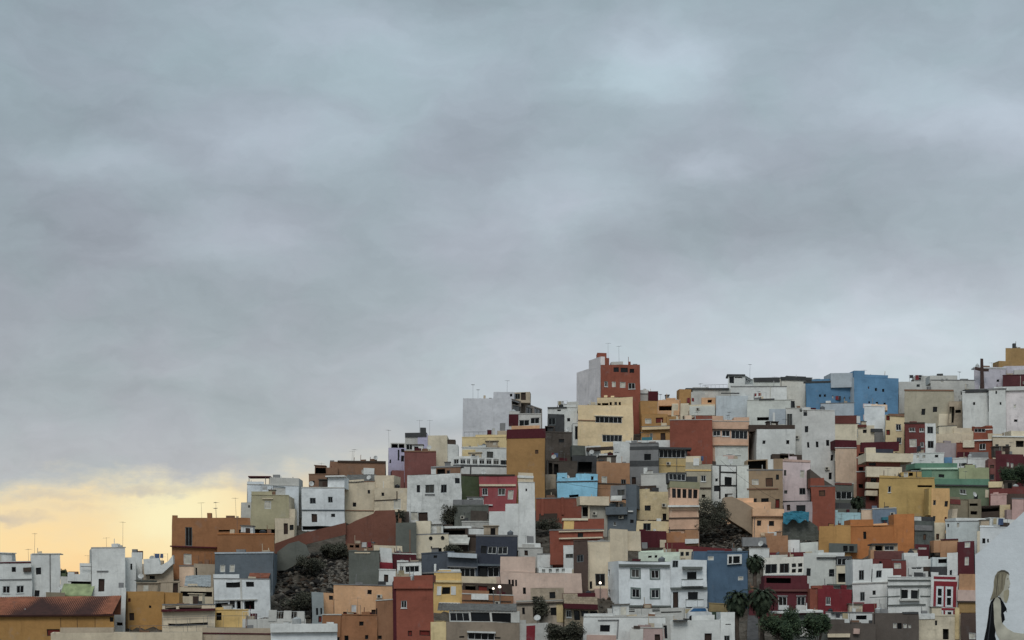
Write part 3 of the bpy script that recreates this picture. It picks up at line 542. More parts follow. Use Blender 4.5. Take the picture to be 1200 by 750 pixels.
h = H('tall terracotta red house with a white framed slit window, bottom centre-left', 461.5, 508, 680, 765, 'TC', '470.5,704.5,477.5,713.5,w;477,740,482,746,r;491,739,503,745,r', bl=[('upper_part',486,508,673.5,682,'TC',.05,6),('cornice',461.5,508,687,689.6,'TC',-.3,.31),('side_strip',460,464,690,760,'MA',-.05,.06)], clutter=.1, yaw=0, L=(459.5,'MA'))
h = H('yellow house with white shutters and a pale cornice beside the terracotta house', 508, 541, 672.5, 716, 'YE', '518,690,527.5,698,', bl=[('cornice',508,541,681.4,684,'YC',-.25,.26),('shutter',512,517.2,689,699,'W',-.06,.06),('shutter',528.4,534,689,699,'W',-.06,.06),('ledge',515,539,707.4,709,'W',-.4,.4),('white_tarp',514,540,668.5,673,'W',1.2,3)], clutter=.2, yaw=0)
h = H('wide taupe house with a white framed glazed gallery, bottom centre', 522, 609, 729, 765, 'BE2', '547,741.5,579,750,t;537,746,543,748;579,746,586,748', bl=[('gallery',526,609,716,729.2,'WG',.0,4,'526,718,550,728.6,t;551.5,717.5,574,728.6,d;576.5,718,599,728.6,d'),('white_lintel',546,580,740,742,'W',-.4,.4)], clutter=0, yaw=0)
corrug(h, 513, 606, 707.5, 715.5, CORRB, 4)
H('small cream-yellow house corner left of the wide taupe house', 504.5, 523, 729, 765, 'YC', clutter=.2)
h = H('orange-brown terrace house with a scalloped cream parapet and lit lamps', 541, 601, 697.5, 722, 'PE2', '545,687,552,695', bl=[('dark_room',542,600,684,698,'DB',2.5,2,'545,686,557,695,o;560,687,571,695,r;572,686,577,696,o'),('cream_parapet',541,582,676.5,684.5,'CR',2.8,2.4),('white_counter',552,572,697,703,'W',-.2,.4),('ledge',541,598,704,705,'DB',-.1,.1)], clutter=.1, yaw=0)
H('white wall house with a crimson stripe, bottom centre', 604, 642, 731, 765, 'WG', bl=[('crimson_stripe',617,627,733,764,'RE',-.04,.05)], clutter=.1)
# pink house and surroundings
h = H('large pale pink house with a row of three slit windows', 587, 682, 671, 716, 'BP2', '596,679,598.6,686.5;600,679,602.6,686.5;604,679,606.2,686.5;613,688,616.5,695.5', bl=[('left_block',587,628,652.5,672,'BP2',.1,6),('balustrade',632,671,664,671.2,'W',.15,.4,'636,666,640,671,k;644.5,665,648,671,k;652.5,665,656,671,k;659,665,662.5,671,k'),('step_wall',568,588,676,690,'BP2',.3,3)], clutter=.3, yaw=0)
H('crumbling cream house overgrown with climbers under the pale pink house', 605, 661, 705, 740, 'CR3', '611,712,614,720;623,712,627,724,D;643.5,713,650.5,722', bl=[('upper_ruin',621.5,661,689,706,'BE',.4,4,'624,699,629,707,;644,694,651,702,'),('yellow_patch',651,660,709,730,'YC',-.04,.05),('ledge',605,661,706.6,708,'DB',-.3,.3)], clutter=.7, dirt=1.0)
H('low stone-faced house with a red lean-to roof and glazed porch', 660, 700, 700.5, 742, 'CRS#', '662,716,668,724,w;671,716,678,727;680,716,688,722.5;690,716,699,722.5', bl=[('red_roof',660,700,708.6,714.5,'MA',-1.2,1.2),('arch_room',660,698,696,702,'MA',1.0,2)], clutter=.2)
H('small white shanty with a roof tank above the pale pink house', 608, 636, 642, 662, 'WG', '615,645,619,651,D', bl=[('white_box',606,634,636,642.5,'W',.3,2),('laundry_roof',618,626,628,636,'GR',1,1)], clutter=.7)
H('white stepped hut with posts right of the small shanty', 630, 648, 649, 670, 'W', clutter=.9)
h = H('terracotta house with a cream roof edge and an ochre stripe', 645, 707, 622, 662, 'TC', '677.5,625,684,631.5;', bl=[('upper_front',660,708,608.5,623,'TC',.3,5),('roof_edge',659,689,607.4,610,'CR2',.1,4),('ochre_panel',661,673,610,623,'YE',.24,.07),('white_ledge',656,706,630,631.6,'CR',-.4,.4),('white_line',656,708,622.2,623.6,'CR',-.3,.3)], clutter=.5, yaw=0)
H('small white hut with a low window under the terracotta house', 660.5, 673, 638.5, 672, 'W', '663,649,672,654,g', bl=[('rust_wing',645,661,647,662,'TC',.1,3)], clutter=.5)
H('dark brown windowed tower house left of the tall beige wall', 672, 689, 634, 702, 'BR4', '676,649,683.5,657.5,g', bl=[('lower_bulge',684,697,692,702,'BR4',-.6,.6)], clutter=.3)
H('tall beige blank wall house stepping up, right of the brown tower house', 688, 716, 635, 700, 'CR', '691,681.5,694,690;698,673,709.5,687,g', bl=[('step_up',715.5,736,620.5,700,'CR',-.1,6),('side_step',735,751,622,645,'CR',.3,4),('lower_room',696,712,690,720,'PK',-.6,.7,'706.5,704,709.5,722,')], clutter=.3, yaw=0)
# ---- the tower and around
h = H('tall terracotta tower with white framed windows, highest on the skyline', 704, 750, 427.5, 520, 'TC', '719,430.5,725,435.5,;727,431,735.5,436,;737.5,432,743,436.5,;708,445.5,712,452.5,w;716.5,446,721,452.5,s;726,446.5,732.5,453.5,s;736,447.5,744,455,w', L=(676,'LG2','685,430.5,687.5,433'), bl=[('stair_head',700,711,413.5,428,'TC',2.0,4),('corner_step',704,714,419.5,428,'TC',.1,7),('white_roof_room',716,730,424,428,'WG',1.5,3),], clutter=0, yaw=.0, D=Dy(505), back=14, foot=4)
tb_ = MB(); pp = [V2(704, h.D + .02), V2(690.5, h.D + 6.6), V2(697, h.D + 7), V2(709, h.D + .02)]; za_ = h.zt; zb_ = (HY - 419.6) / F * (h.D + 2)
tb_.hexa([(q.x, q.y, za_ - .3) for q in pp], [(q.x, q.y, zb_) for q in pp], plaster('LG2')); tb_.build('left_step', h.root, h.org)
antenna(h,0,4,5,714); antenna(h,0,4,4.4,727)
h = H('cream apartment house with two window strips in front of the terracotta tower', 677, 742, 475, 530, 'CR4', '697.5,488,728.5,496,t;705.5,510,729,518,t;', bl=[('upper_block',700,742,466,476,'CR4',.1,6,'699.5,472.5,704,475,k;705.5,472,713,475,k;714.5,471,717,475.5,k;720,471,723,475.5,k;725,471,727.5,475.5,k'),('ledge',677,698,493,494,'BR',-.15,.16),('roof_lump',708,712,463,467,'CR4',1,1),('roof_lump',716,720,464,467,'CR4',1,1),('ledge',696,730,486.6,487.6,'CR2',-.2,.21)], clutter=.1, yaw=.02)
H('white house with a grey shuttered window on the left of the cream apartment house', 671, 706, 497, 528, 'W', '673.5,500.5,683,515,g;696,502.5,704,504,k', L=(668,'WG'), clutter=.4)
h = H('ochre house with a curved balcony right of the terracotta tower', 751, 786, 500, 524, 'OC2', '762,507,765.5,514,w;774.5,507,780,517,D', bl=[('upper_block',751,771,470,501,'OC2',2,5,),('balcony_wall',752,783,485,501,'OC2',1.2,1.2,'756,490,764,495.5,s;769.5,489,778,495,r'),('balcony_slab',752,786,500,503,'CR4',-.6,.6),('right_pier',782,793,488,520,'OC2',.3,4)], clutter=.3, yaw=0)
h = H('small white and maroon roof rooms right of the terracotta tower', 750, 771, 462, 484, 'WG', bl=[('maroon_room',759,771,458.5,469,'MA',-.2,4),('white_room',750,760,457,470,'W',.1,3)], clutter=.6)
H('peach roof house with a black opening beside the ochre house', 771, 797, 468, 500, 'PE', '772,474.5,787,480,o', bl=[('white_screen',776,782,467,472,'W',.4,.2),('parapet_wall',770,796,480.5,486,'PE',-.2,.3)], clutter=.7)
H('rough cream house with an ochre side gable on the skyline', 787, 838, 474, 500, 'CR2', '800,487,809,494,k', bl=[('ochre_gable',796,810,456,471,'OC2',1.5,3),('white_gable',810,826,459,476,'WG',1.2,4),('arch_room',822,839,466,478,'PE',.8,3,'829,468.5,834,472,k'),('pale_balcony',808,838,476,487,'GW',-.2,1)], clutter=.8)
h = H('large blank terracotta wall house left of the peach apartment house', 785, 835.5, 492.5, 552, 'TC', bl=[('step',816,835.5,487.5,494,'TC',.1,6),('low_step',803,811,487,494,'BP',.3,2)], clutter=.2, yaw=-.02)
H('white strip roof house in front of the ochre balcony house', 733, 802, 516, 532, 'W', bl=[('blue_tarp_patch',752,764,512.5,517,'TQ',1.0,1),('upper_strip',785,801,514,517,'W',.1,2)], clutter=.4, D=Dy(548))
h = H('peach apartment house with a strip of windows next to the blank terracotta wall', 835.5, 877.5, 494.5, 548, 'PE3', '836,505.5,845,512,w;846.5,505.5,855.5,512.5,w;857,505,876,515,t;852,525.5,858,532,w;861.5,526,868,533,w', bl=[('parapet_left',835.5,848,487.5,495,'PE3',.02,3),('parapet_right',860,877.5,489,495,'PE3',.02,3),('ledge',835.5,877,503,504.4,'DB',-.2,.2),('white_band',838,877,523,538,'GW',-.03,.035,'852,525.5,858,532,w;861.5,526,868,533,w'),('ledge',835.5,877,520.4,522,'PE3',-.4,.4)], clutter=.3, yaw=0)
# ---- white complex on the ridge
h = H('long white house on the ridge with a dark roof edge and terrace rail', 812, 856, 455.5, 490, 'WG', '824,461,826,464', bl=[('dark_edge',804,854,454.3,456.2,'DG',-.3,5),('left_wing',809,830,460,480,'WG',-.2,4)], clutter=.6); railing(h, 824, 852, 450, 455, .6, FR_D, .8)
h = H('white roof lookout room with a dark corner window on the ridge', 853, 873, 440, 470, 'W', '854.5,441.5,860,448.5,;861,441.5,870,443,k', R=(882,'WG','873.5,443,881,449,t'), bl=[('roof_plate',852,873,438.8,440.6,'DG',-.3,5)], clutter=0); antenna(h,0,3,2.6,880)
h = H('big white stepped house on the ridge, left of the blue house', 856, 922, 453, 498, 'W', bl=[('grey_gable',882,914,444,470,'GW',1.5,6),('dark_cap',883,914,442.6,445,'DG',1.3,6),('pale_blue_front',839,876,464,492,'LG3',-.8,1),('ledge',845,866,460,461,'DG',-1,.6)], clutter=.5, yaw=0)
h = H('white rounded-roof house directly left of the long blue house', 914, 945.5, 444, 492, 'CRW', '924.5,469,931.5,478,g', bl=[('dark_cap',915,952,442,445.5,'DG',-.2,6),('upper_gable',922,945,440.8,444,'DG',1.2,4)], clutter=.3, yaw=.02)
H('pale wall house with a faded blue patch, below the big white stepped house', 875, 926, 469, 506, 'GW', '887,489,906,493,k;', bl=[('blue_patch',901,921,480,497,'PB',-.04,.05),('white_patch',905.5,908,484,497,'W',-.07,.03),('ledge',889,907,468,469.4,'DG',-.2,.2)], clutter=.6)
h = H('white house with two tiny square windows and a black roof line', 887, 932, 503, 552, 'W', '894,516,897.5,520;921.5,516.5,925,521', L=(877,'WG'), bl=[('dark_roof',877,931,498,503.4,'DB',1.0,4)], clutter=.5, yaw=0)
H('tall white wall house with a recessed grey door, right of the black roof line', 921, 949, 478, 545, 'WG', '922,484.5,928,500,g;937,479,945,482,k', clutter=.4)
# blue house
h = H('long bright blue house with tiny dark windows along the ridge', 944.5, 1004, 447, 498, 'BL', '960.5,461.5,963,464.5;966,461.5,968.5,464.5;975.5,464,977,467,b;981,464.5,983,467;989,466.5,991,469;996,466,998,469', bl=[('dark_edge',944,1002,446,448,'DG',-.1,1)], clutter=.1, yaw=-.08, R=None)
h = H('taller blue block with six tiny windows, right end of the blue house', 1001.5, 1053, 443, 500, 'BL', '1017.5,453.5,1019,456,b;1026,454.5,1028.5,458;1034.5,455.5,1037,459;1017.5,470,1019.5,472.5;1026.5,470.5,1029.5,474;1035.5,471.5,1038,474', L=(973,'PB'), bl=[('top_step',1001.5,1013.5,435,444,'BL',.05,5),('top_step',1013,1041,439.5,444,'BL',.1,5)], clutter=.1, yaw=-.04, back=12)
part(h,'grey_roof_room',974,1001,437.5,452,'PB',1.2,6)
H('white house with a wide flat front on the ridge right of the blue block', 1053, 1092, 447.5, 480, 'WG', '1060,466,1063,470', bl=[('upper_room',1072,1092,440.5,449,'WG',2,5,'1077,443,1080,445.5')], clutter=.9)
H('white skyline house with twin grey shutters', 1090, 1142, 446, 500, 'WG', '1101.5,444.5,1106,449,s', bl=[('upper_room',1089,1122.5,440.5,447,'WG',.5,5,'1102,444,1106,446.8,s;1108,444,1111,446.8,s'),('roof_box',1098.5,1105,438,440.8,'DG',1.5,1)], clutter=.9)
h = H('large cream-grey blank house with two dark windows below the skyline', 1060, 1118, 458, 502, 'CY3', '1079,478.5,1083.5,485.5;1092.5,477,1097.5,483', R=(1120,'BE'), bl=[('coping',1060,1118,456.6,458.4,'BR',-.1,.4),('lower_bay',1100,1114,485,508,'CR2',-.3,1)], clutter=.4, yaw=0)
H('narrow stained stair block with a dark gap right of the cream-grey house', 1111, 1128, 470, 505, 'BE', '1112,476,1118,496,o;1119,480,1126,484,k', clutter=.5, dirt=1)
h = H('large plain white house below the wooden cross', 1128, 1160, 459, 512, 'W', '1140.5,471,1143,474.5;1158,463,1159.5,483', bl=[('dark_edge',1132,1158,455.5,459.4,'DG',-.1,4)], clutter=.2, yaw=0)
H('white house with rounded top and small slit windows right of the cross', 1159, 1179, 456, 516, 'W', '1167,458,1169,461.5;1172,471.5,1174,475,', R=None, bl=[('curved_edge',1158,1180,454.4,456.3,'GR',-.1,4)], clutter=.2, yaw=.05)
H('lilac-grey shaded house with curved white roof at the right edge', 1179, 1215, 458, 514, 'LG2', '1188,491,1192,494;1188,474,1191,478,s', bl=[('white_roof_edge',1165,1215,453,457.6,'W',-.4,4)], clutter=.4, yaw=.04)
H('maroon roof house above the lilac-grey house', 1175, 1215, 440, 470, 'MA2', bl=[('white_gable',1188,1215,433,441,'WG',.6,4)], clutter=.5)
H('pale lilac skyline house right behind the wooden cross', 1142, 1178, 431, 466, 'LG4', '1168,445,1171,448', bl=[('coping',1142,1178,430.2,431.4,'W',-.1,3),('right_part',1176,1215,428,445,'LG4',.2,5)], clutter=.3)
h = H('ochre block at the top right corner of the hill', 1178, 1215, 408, 446, 'OC3', bl=[('left_step',1170,1200,423,445,'OC3',-.1,5),('chimney_stack',1187,1190.5,402.5,408.5,'DG',1,.8)], clutter=.2, D=Dy(450), yaw=0)
H('white low house with red-tipped tarp at the foot of the cross', 1131, 1142, 449, 474, 'WG', bl=[('red_tarp',1130.5,1136,449,453.5,'PR',-.4,.4)], clutter=.7)
# ---- middle column below the cream apartment
H('dark grey brick house with a black opening, left of the white sculpted house', 670, 699, 533, 566, 'DG', '677,540.5,693.5,553.5,o', bl=[('upper_wall',670,686,521,534,'GG',.3,4),('dark_store',662,676,540,556,'DB',-.3,.4)], clutter=.5, dirt=.9)
h = H('white angular house with a maroon inner wall above the peach-brown house', 719, 738, 517.5, 552, 'W', bl=[('white_wing',686,704,522,533,'W',.6,3),('white_wing',702,712,531.5,542,'W',.1,3),('maroon_wall',708,724,531,543,'MA',.4,3),('black_roof',687,719,523.5,527,'DB',-.3,1.2),('left_pier',720,726,520,530,'W',-.1,.3)], clutter=.2)
h = H('peach-brown rendered house with a small white framed window', 698.5, 738.5, 542.5, 586, 'PE2b', '704.5,559,711,568,s;728,561,734,567,g', bl=[('ledge',698,738,566.6,567.8,'DB',-.12,.13)], clutter=.3)
h = H('dark grey house with a small square window under the white strip roof', 738.5, 771.5, 519.5, 570, 'GR', '755,532,763,539.5,;741,559,746,568,D;740,541,746,545', bl=[('dark_band',738.5,771.5,540,546.5,'DG',-.05,.06),('ledge',738.5,771.5,523,527,'DG',-.05,.06),('white_box',755,759,548,554,'W',-.4,.4)], clutter=.2)
h = H('olive-cream house with a glazed black roof terrace, centre right', 772, 804, 537.5, 562, 'YC2', '', bl=[('terrace_glass',771,805,526,537.6,'DG',.6,3,'772,527.5,803,537,t'),('ledge',772,803,545,546,'YE',-.1,.1),('slanted_roof',770,810,524.5,526.8,'DG',.0,4)], clutter=.1)
h = H('dull olive house with a white board on its wall, right of the olive-cream house', 803, 834, 545, 598, 'CY3', '821,557,827,564,w;822,579,826,583,k', bl=[('upper_left',803,820,535.5,546,'CR',.3,4),('white_board',812,818.5,538,546,'W',-.1,.3),('cornice',803,833,551,552.6,'YE',-.1,.12),('ledge',820,833,571,572.4,'DB',-.2,.2)], clutter=.5)
h = H('bright sky-blue house with a dark tiled strip, in the middle of the hill', 653.5, 699.5, 564, 592, 'LB', '667,580,678,583,k', bl=[('upper_wall',675,699.5,556,565,'LB',.2,4,'691.5,559,694.5,563.5'),('upper_wall',654,665,554,565,'LB',.2,4,'659.5,559,662.5,562.5'),('cable',653,700,564,565,'DB',-.1,.1)], clutter=.3, yaw=0)
H('dim shanty wall house of scrap boards above the sky-blue house', 641, 676, 541, 572, 'BR3', '644,543,648,556,k;650,544,655,556,k', bl=[('pale_rubble_wall',640,652,556,585,'BE',-.4,1.6)], clutter=.9, dirt=1)
h = H('terracotta low walled yard with piers, below the sky-blue house', 628, 681, 584.5, 610, 'TC', bl=[('pier',634,637,584,604,'TC',-.2,.3),('pier',657,660,583.5,604,'TC',-.2,.3),('gap_shade_panel',632,652,602,610,'DB',-.1,.1)], clutter=.3)  # thin dark panel paints the shade of a gap onto the wall
h = H('grey-cream concrete block house with a wide overhanging slab', 681, 712, 592, 626, 'GG2', '682,593,689,605,k', bl=[('overhang',679,715,582,592,'CR',-.8,4),('pier',689,691,592,622,'CR',-.3,.3)], clutter=.3)
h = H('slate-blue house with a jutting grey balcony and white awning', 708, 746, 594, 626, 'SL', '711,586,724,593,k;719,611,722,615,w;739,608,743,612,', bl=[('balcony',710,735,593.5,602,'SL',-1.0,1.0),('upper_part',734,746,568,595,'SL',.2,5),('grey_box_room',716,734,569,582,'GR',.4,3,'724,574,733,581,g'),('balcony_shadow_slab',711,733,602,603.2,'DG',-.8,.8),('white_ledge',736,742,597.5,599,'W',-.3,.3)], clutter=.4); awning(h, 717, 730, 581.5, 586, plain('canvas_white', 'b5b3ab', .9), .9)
h = H('faceted pale concrete rooftop house above the cream-yellow house', 752, 783, 556, 584, 'WG', bl=[('black_gap_shade',745,769,569.5,576,'DB',-.2,.3),('light_wedge',770,785,560,580,'CR2',.3,2),('white_box',755,759,548,556,'W',1,1)], clutter=.3)  # solid black box paints gap shade along the front
h = H('cream-yellow peeling house with two small dark openings', 744, 784, 576.5, 615, 'CR5', '755,592,762,598,;775.5,601,780,608.5,', bl=[('ledge',744,783,608,609.6,'DB',-.25,.26),('side_strip',743,745.5,576,612,'W',-.05,.3)], clutter=.3, dirt=.9)
h = H('lower cream house with a barred dark door under the cream-yellow house', 746, 784, 610, 640, 'CR5', '754,612.5,763,621.5,g;', clutter=0)
h = H('stacked peach house with three levels of windows and galleries, centre right', 784, 820, 583.5, 640, 'PE3', '', bl=[('window_level',786,820,572,584,'PE3',.05,5,'788,573,792.5,583.5,;794,573,798.5,583.5,;800.5,573,805,583.5,;807,573,811.5,583.5,;813,573,818,583.5,'),('olive_parapet',785,820.5,564.5,572,'OG3',.0,5),('dark_glass_level',783,805,553.5,563.5,'DG',.4,4,'784,555,804,563,t'),('glass_roof_right',805,818,558,563.5,'DG',1,3),('white_ledge',783,821,591.5,593.6,'W',-.8,.9),('gallery',786,819,594,605.5,'BP',-.04,.06,'788,597,818,605,k'),('gallery_rail',787,818,599.5,605.5,'PE3',-.1,.1),('ledge',784,820,605.5,606.8,'DB',-.15,.16),('ledge',783,820,619.4,620.6,'DB',-.15,.16)], clutter=0, yaw=0)
h = H('orange-brown ground floor house below the stacked peach house', 779, 804, 624, 646, 'OR3', '792,618.5,801,622,w;', bl=[('maroon_strip',780,803,636,645,'RE2',-.2,.2),('right_part',803,818,620,640,'PE2b',.1,3),('white_box',803,818,631,637,'W',-.3,.3)], clutter=.4)
H('dark crimson wall house between the cream lower house and the beige wall', 749.5, 781, 622, 646, 'MA', bl=[('grey_tank_base',752,759,636,643,'GR',-1,1),('dark_shrub_box',748,780,642,646,'DB',-1,.6),('pale_hut',774,781,633,643,'CR',-.8,.8)], clutter=.3)
S('long low crimson wall running right below the rubble slope', [(780,652),(780,636.5),(803,636),(803,640),(860,643.5),(860,652)], Dy(653), 'RE2')
# centre white villa
h = H('large bluish-white villa with four square double windows in grey surrounds', 725.5, 787, 658, 712, 'MU', '740.3,667,749.8,676.5,f;763.3,667,772.8,676.5,f;740.3,689.5,749.8,699,f;763.3,689.5,772.8,699,f', L=(711.5,'MU','713,668,715,676,;713,691,715,698,'), bl=[('grey_hood',726,785.5,661.6,664.4,'GG3',-.35,.36),('base_ledge',722,787,708.4,710.6,'GG3',-.5,.5)], clutter=0, yaw=0, back=6)
h = H('right wing of the bluish-white villa with two balconies', 787, 828, 656, 714, 'MU', '788.5,656.8,795,665,g;805,670.5,816.5,679,;806,694,817,702.5,;789,693.5,795,711,D', bl=[('hood',800,823.5,664.2,667,'GG3',-.9,.9),('balcony',799,824,679.5,687,'MU',-.9,.9),('balcony_rail',799,824,678.8,679.6,'GG3',-.95,.95),('floor_band',786.5,828,688,690.4,'GG3',-.4,.4),('floor_band',786.5,828,711.6,713.4,'GG3',-.4,.4),('balcony',804,824,703,711,'MU',-.9,.9),('balcony_rail',804,824,702.2,703,'GG3',-.95,.95)], clutter=0, yaw=0, back=6)
h = H('pale mint roof house peeping above the bluish-white villa', 748, 797, 648, 676, 'GW2', '760,651,764.5,653.5;768,651,771,653.8', bl=[('low_step',778,797,652,660,'GW2',-.1,2),('step_up',748,778,645.5,649,'GW2',.2,4)], clutter=.3)
H('cream annex with two small grey windows behind the villa wing', 796, 812, 645, 670, 'CR', '798,648,802,653,g;804,648,808,653,g', clutter=.4)
h = H('steel-blue tall house with a white framed corner window and two white plaques', 828, 876.5, 647, 712, 'BL2', '829,651,836,656,s;865,675.5,871.5,680,s', bl=[('left_top',812,830,645.5,660,'BL2',.5,5),('window_bay',852,869.5,648.8,661,'W',-.35,.36,'853.5,651,857.5,660,;859,651,867,660,')], clutter=.1, yaw=.02)
H('white ground floor house with garage openings under the villa', 711, 800, 712.5, 735, 'WG', '735,712.8,743,716.5;764,712.8,773,716.5;774,717,798,718.5,k', bl=[('sign_panel',760,767,718,720.5,'W',-.1,.1),('sign_panel_red',764,767.5,720,723.5,'RE',-.12,.11),('slip',796,829,713,722,'WG',.4,3)], clutter=.0, yaw=0)
h = H('foreground white house with one dark square window, bottom centre', 683, 780, 723, 766, 'W', '703,732.5,714,740', bl=[('ledge',700,724,726,727,'GR',-.15,.16),('pier',722.5,724,726,748,'GR',-.1,.11),('pink_bay',688,722,744,764,'PK',-.15,.2),('roof_lump',720,790,721,724,'WG',2,3)], clutter=.2, yaw=0, D=262)
h = H('small pink-walled house with two dark doors in front of the white foreground houses', 740, 779, 735.5, 766, 'PK2', '767,742.5,773.5,752,D;', bl=[('white_front',738,753,736,764,'WG',-.1,.3),('gap_shade_panel',742,749,733,736,'DB',-.2,.4),('right_wall',777,786,730,764,'WG',-.2,1,'777.8,732,782.2,748,')], clutter=.1, yaw=0, D=258)  # dark box above the white front paints a shaded gap
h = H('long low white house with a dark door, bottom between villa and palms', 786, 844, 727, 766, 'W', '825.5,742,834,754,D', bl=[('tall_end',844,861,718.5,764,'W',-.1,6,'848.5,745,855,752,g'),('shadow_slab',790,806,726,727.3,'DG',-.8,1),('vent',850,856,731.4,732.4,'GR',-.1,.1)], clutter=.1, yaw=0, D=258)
H('dark green low garage house beside the palms', 828, 845, 718, 734, 'GN2', clutter=0, D=264)
H('ochre dry-stone patch wall house under the steel-blue house', 830, 853, 708.5, 728, 'YE2', clutter=.2, dirt=1, D=266)
# ---- black framed, brown etc
h = H('white house with black beams framing its upper window', 834, 865, 546, 590, 'W', '849.5,559,858,568.5;836.5,569,843.5,575.5,;850,578.5,859,583,;838,561,841,564.5', bl=[('beam',843,844.8,546,584,'FDK',-.08,.09),('beam',863.6,865.4,546,584,'FDK',-.08,.09),('beam',844.8,863.6,552.6,554.2,'FDK',-.07,.08),('beam',844.8,863.6,568.4,570,'FDK',-.07,.08)], clutter=.2, yaw=0)
h = H('pale grey-white blank house behind the black-beamed white house', 838, 877, 537.5, 572, 'GW', '', bl=[('roof_mound',848,862,533,538.5,'PK',1,1.5),('niche_shade',834,838.5,540,544,'DB',-.3,.3)], clutter=.6)  # solid black box paints the shade of a niche, nothing is recessed
H('blank greenish-white wall house running down right of the black beams', 864, 878, 545, 600, 'GW', clutter=.2)
h = H('brown house with a big black roof terrace opening and shuttered windows', 876.5, 917, 551, 600, 'BE3', '882.5,561,890,567.5,s;898,560,906,570,b;909.5,556,913,562,;881,583.5,888,590,;893,583.5,901,592,;908.5,585,913.5,596,r', bl=[('terrace_room',876,900,538.5,551.2,'BE3',.1,4,'877,539.5,898.5,551,o'),('white_stack',900,906.5,538.5,551,'W',.3,2),('right_block',906.5,917,538,552,'BE3',.1,4),('ledge',876.5,912,571.6,573,'BR',-.15,.16)], clutter=.1, yaw=0)
h = H('pale pinkish-lilac house with pairs of grey windows and a dark base line', 917, 950, 539.5, 591, 'PP', '918.5,551,921.5,557.5,g;918.5,575,922.5,579,g;938,551,943.5,560,s;937,572.5,944.5,580.5,g;', bl=[('coping',916,950,538.4,541,'PK',-.1,.4),('base_line',917,950,587.4,589.2,'DG',-.15,.16),('roof_hut',905,940,532.5,539,'DB',1,3,'914,533.5,928,538.5,o')], clutter=.3, yaw=.02)
H('grey-lilac ground floor house with dark garage under the pale pinkish-lilac house', 918, 951, 589, 622, 'PP2', '921.5,592,925.5,598.5,D;932.5,593,943,601,', clutter=0)
h = H('peach-orange house with two dark square windows and a thick pale cornice', 882, 917, 605, 632, 'PE4', '887,610,892,616.5;901,610,907,616.5', bl=[('cornice',881.5,918,596,605.4,'PE4',-.35,5),('cornice_line',881,918,604.4,605.6,'BR',-.4,.41)], clutter=.2, L=(881,'BE'), yaw=0); awning(h, 891, 912, 624.5, 627.5, plain('canvas_peach', 'b09a80', .9), .8)
S('brown cement side wall sloping down left of the peach-orange house', [(846,600),(848,584),(857,583),(870,589),(884,596),(884,628),(872,620),(860,613),(850,606)], Dy(630), 'BE4', 3.5)
H('peach parapet house behind the brown sloping side wall', 846, 884, 583.5, 612, 'PE4', '870,589,876,594,w', bl=[('low_front',872,904,588.5,597,'PE4',-.4,1)], clutter=.7)
H('peach-brown lower wall house below the awning of the peach-orange house', 897, 924, 628, 654, 'PE2b', bl=[('left_slope',870,898,630,640,'GR',-.3,.6)], clutter=.2)
H('bright white box hut on the stony slope', 922, 937.5, 633, 652, 'W', clutter=.5)
H('small white hut half hidden by rubble, right of the white box hut', 938, 960, 636, 652, 'GW', clutter=.6, D=Dy(648))
# stone wall + teal tarp
S('rough stone terrace wall under the teal tarpaulin', [(918,640),(917,612),(930,608),(948,611),(958,618),(961,640)], Dy(634), 'GG#', 2, 'stone_wall')
# ---- white big wall R
h = H('tall white house with scattered small windows, below the long blue house', 940, 978, 481, 575, 'W2', '941.5,481.5,946,488,;944,500,948,506.5;946,517.5,948.5,523.5;956,516.5,959,523;968,514.5,971.5,521;973,531.5,976,538.5;971,552.5,974.5,561,', clutter=.3, yaw=-.02)
h = H('cream-white house with a brown-red roof wall, right of the tall white house', 959, 1004, 496, 540, 'CR2', '958,498.5,961,504;967.5,496.5,971.5,503.5', bl=[('brown_roof_wall',959.5,1004,487,496.2,'RB',-.1,4),('low_pier',963,968,482,487.5,'CR',1,1),('roof_gap_shade',958,962,480,488,'DB',.6,2),('white_stub',1004,1008,488,496,'W',-.2,1)], clutter=.3)  # dark box beside the roof wall stands in for shade in a gap
H('pale blue-grey house below the long blue house', 962, 1002, 473, 500, 'PB', bl=[('pink_right',1001,1022,473,492,'PK3',.2,4,'1009,478.5,1014,486;1014.6,478.5,1019.5,486'),('left_white_stub',968,974,470,474,'W',.2,1)], clutter=.6)
h = H('cluttered cream roof-arch house in the middle of the right hill', 996, 1024, 499, 530, 'CR2', '998,503,1005,513,s;1010.5,504,1015,508', bl=[('brown_beam',1005,1015,498,501,'RB',-.3,.4),('grey_lean_to',1020,1034,503,507,'DG',-.5,.6)], clutter=.9)
h = H('bluish-white gable house with a grey blue base, right centre', 1013, 1037, 476, 520, 'MU', bl=[('peach_cap',1020,1040,473.5,478,'BP',.4,3),('grey_front',1019,1034.5,506,522,'GR',-1.2,1.2)], clutter=.3)
h = H('cream apartment house with brown-red framed windows beside the red-brick house', 1037, 1060, 486.5, 530, 'CR5', '1038,487,1042.5,493.5,r;1038,504,1042.5,510.5,r;1049.5,497,1056,505,w;1050,513,1056,520.5,w', bl=[('coping',1042,1060,484.5,487.5,'BR',-.15,4)], clutter=.2, yaw=0)
h = H('beige apartment block with a terracotta window strip and a maroon roof wall', 978.5, 1003.5, 524, 582, 'BP3', '', bl=[('maroon_roof_wall',978.5,1004,514.5,524.4,'MA',-.05,5),('terracotta_strip',1003.5,1015,520,600,'TC2',-.0,6,'1006,530.5,1012,535;1006.5,547,1012,551.5;1006.5,566.5,1012,571')], clutter=.1, yaw=-.05, back=9)
part(h,'white_line',1003.5,1015,535.6,536.8,'W',-.1,.1); part(h,'white_line',1003.5,1015,551.8,552.8,'W',-.1,.1)
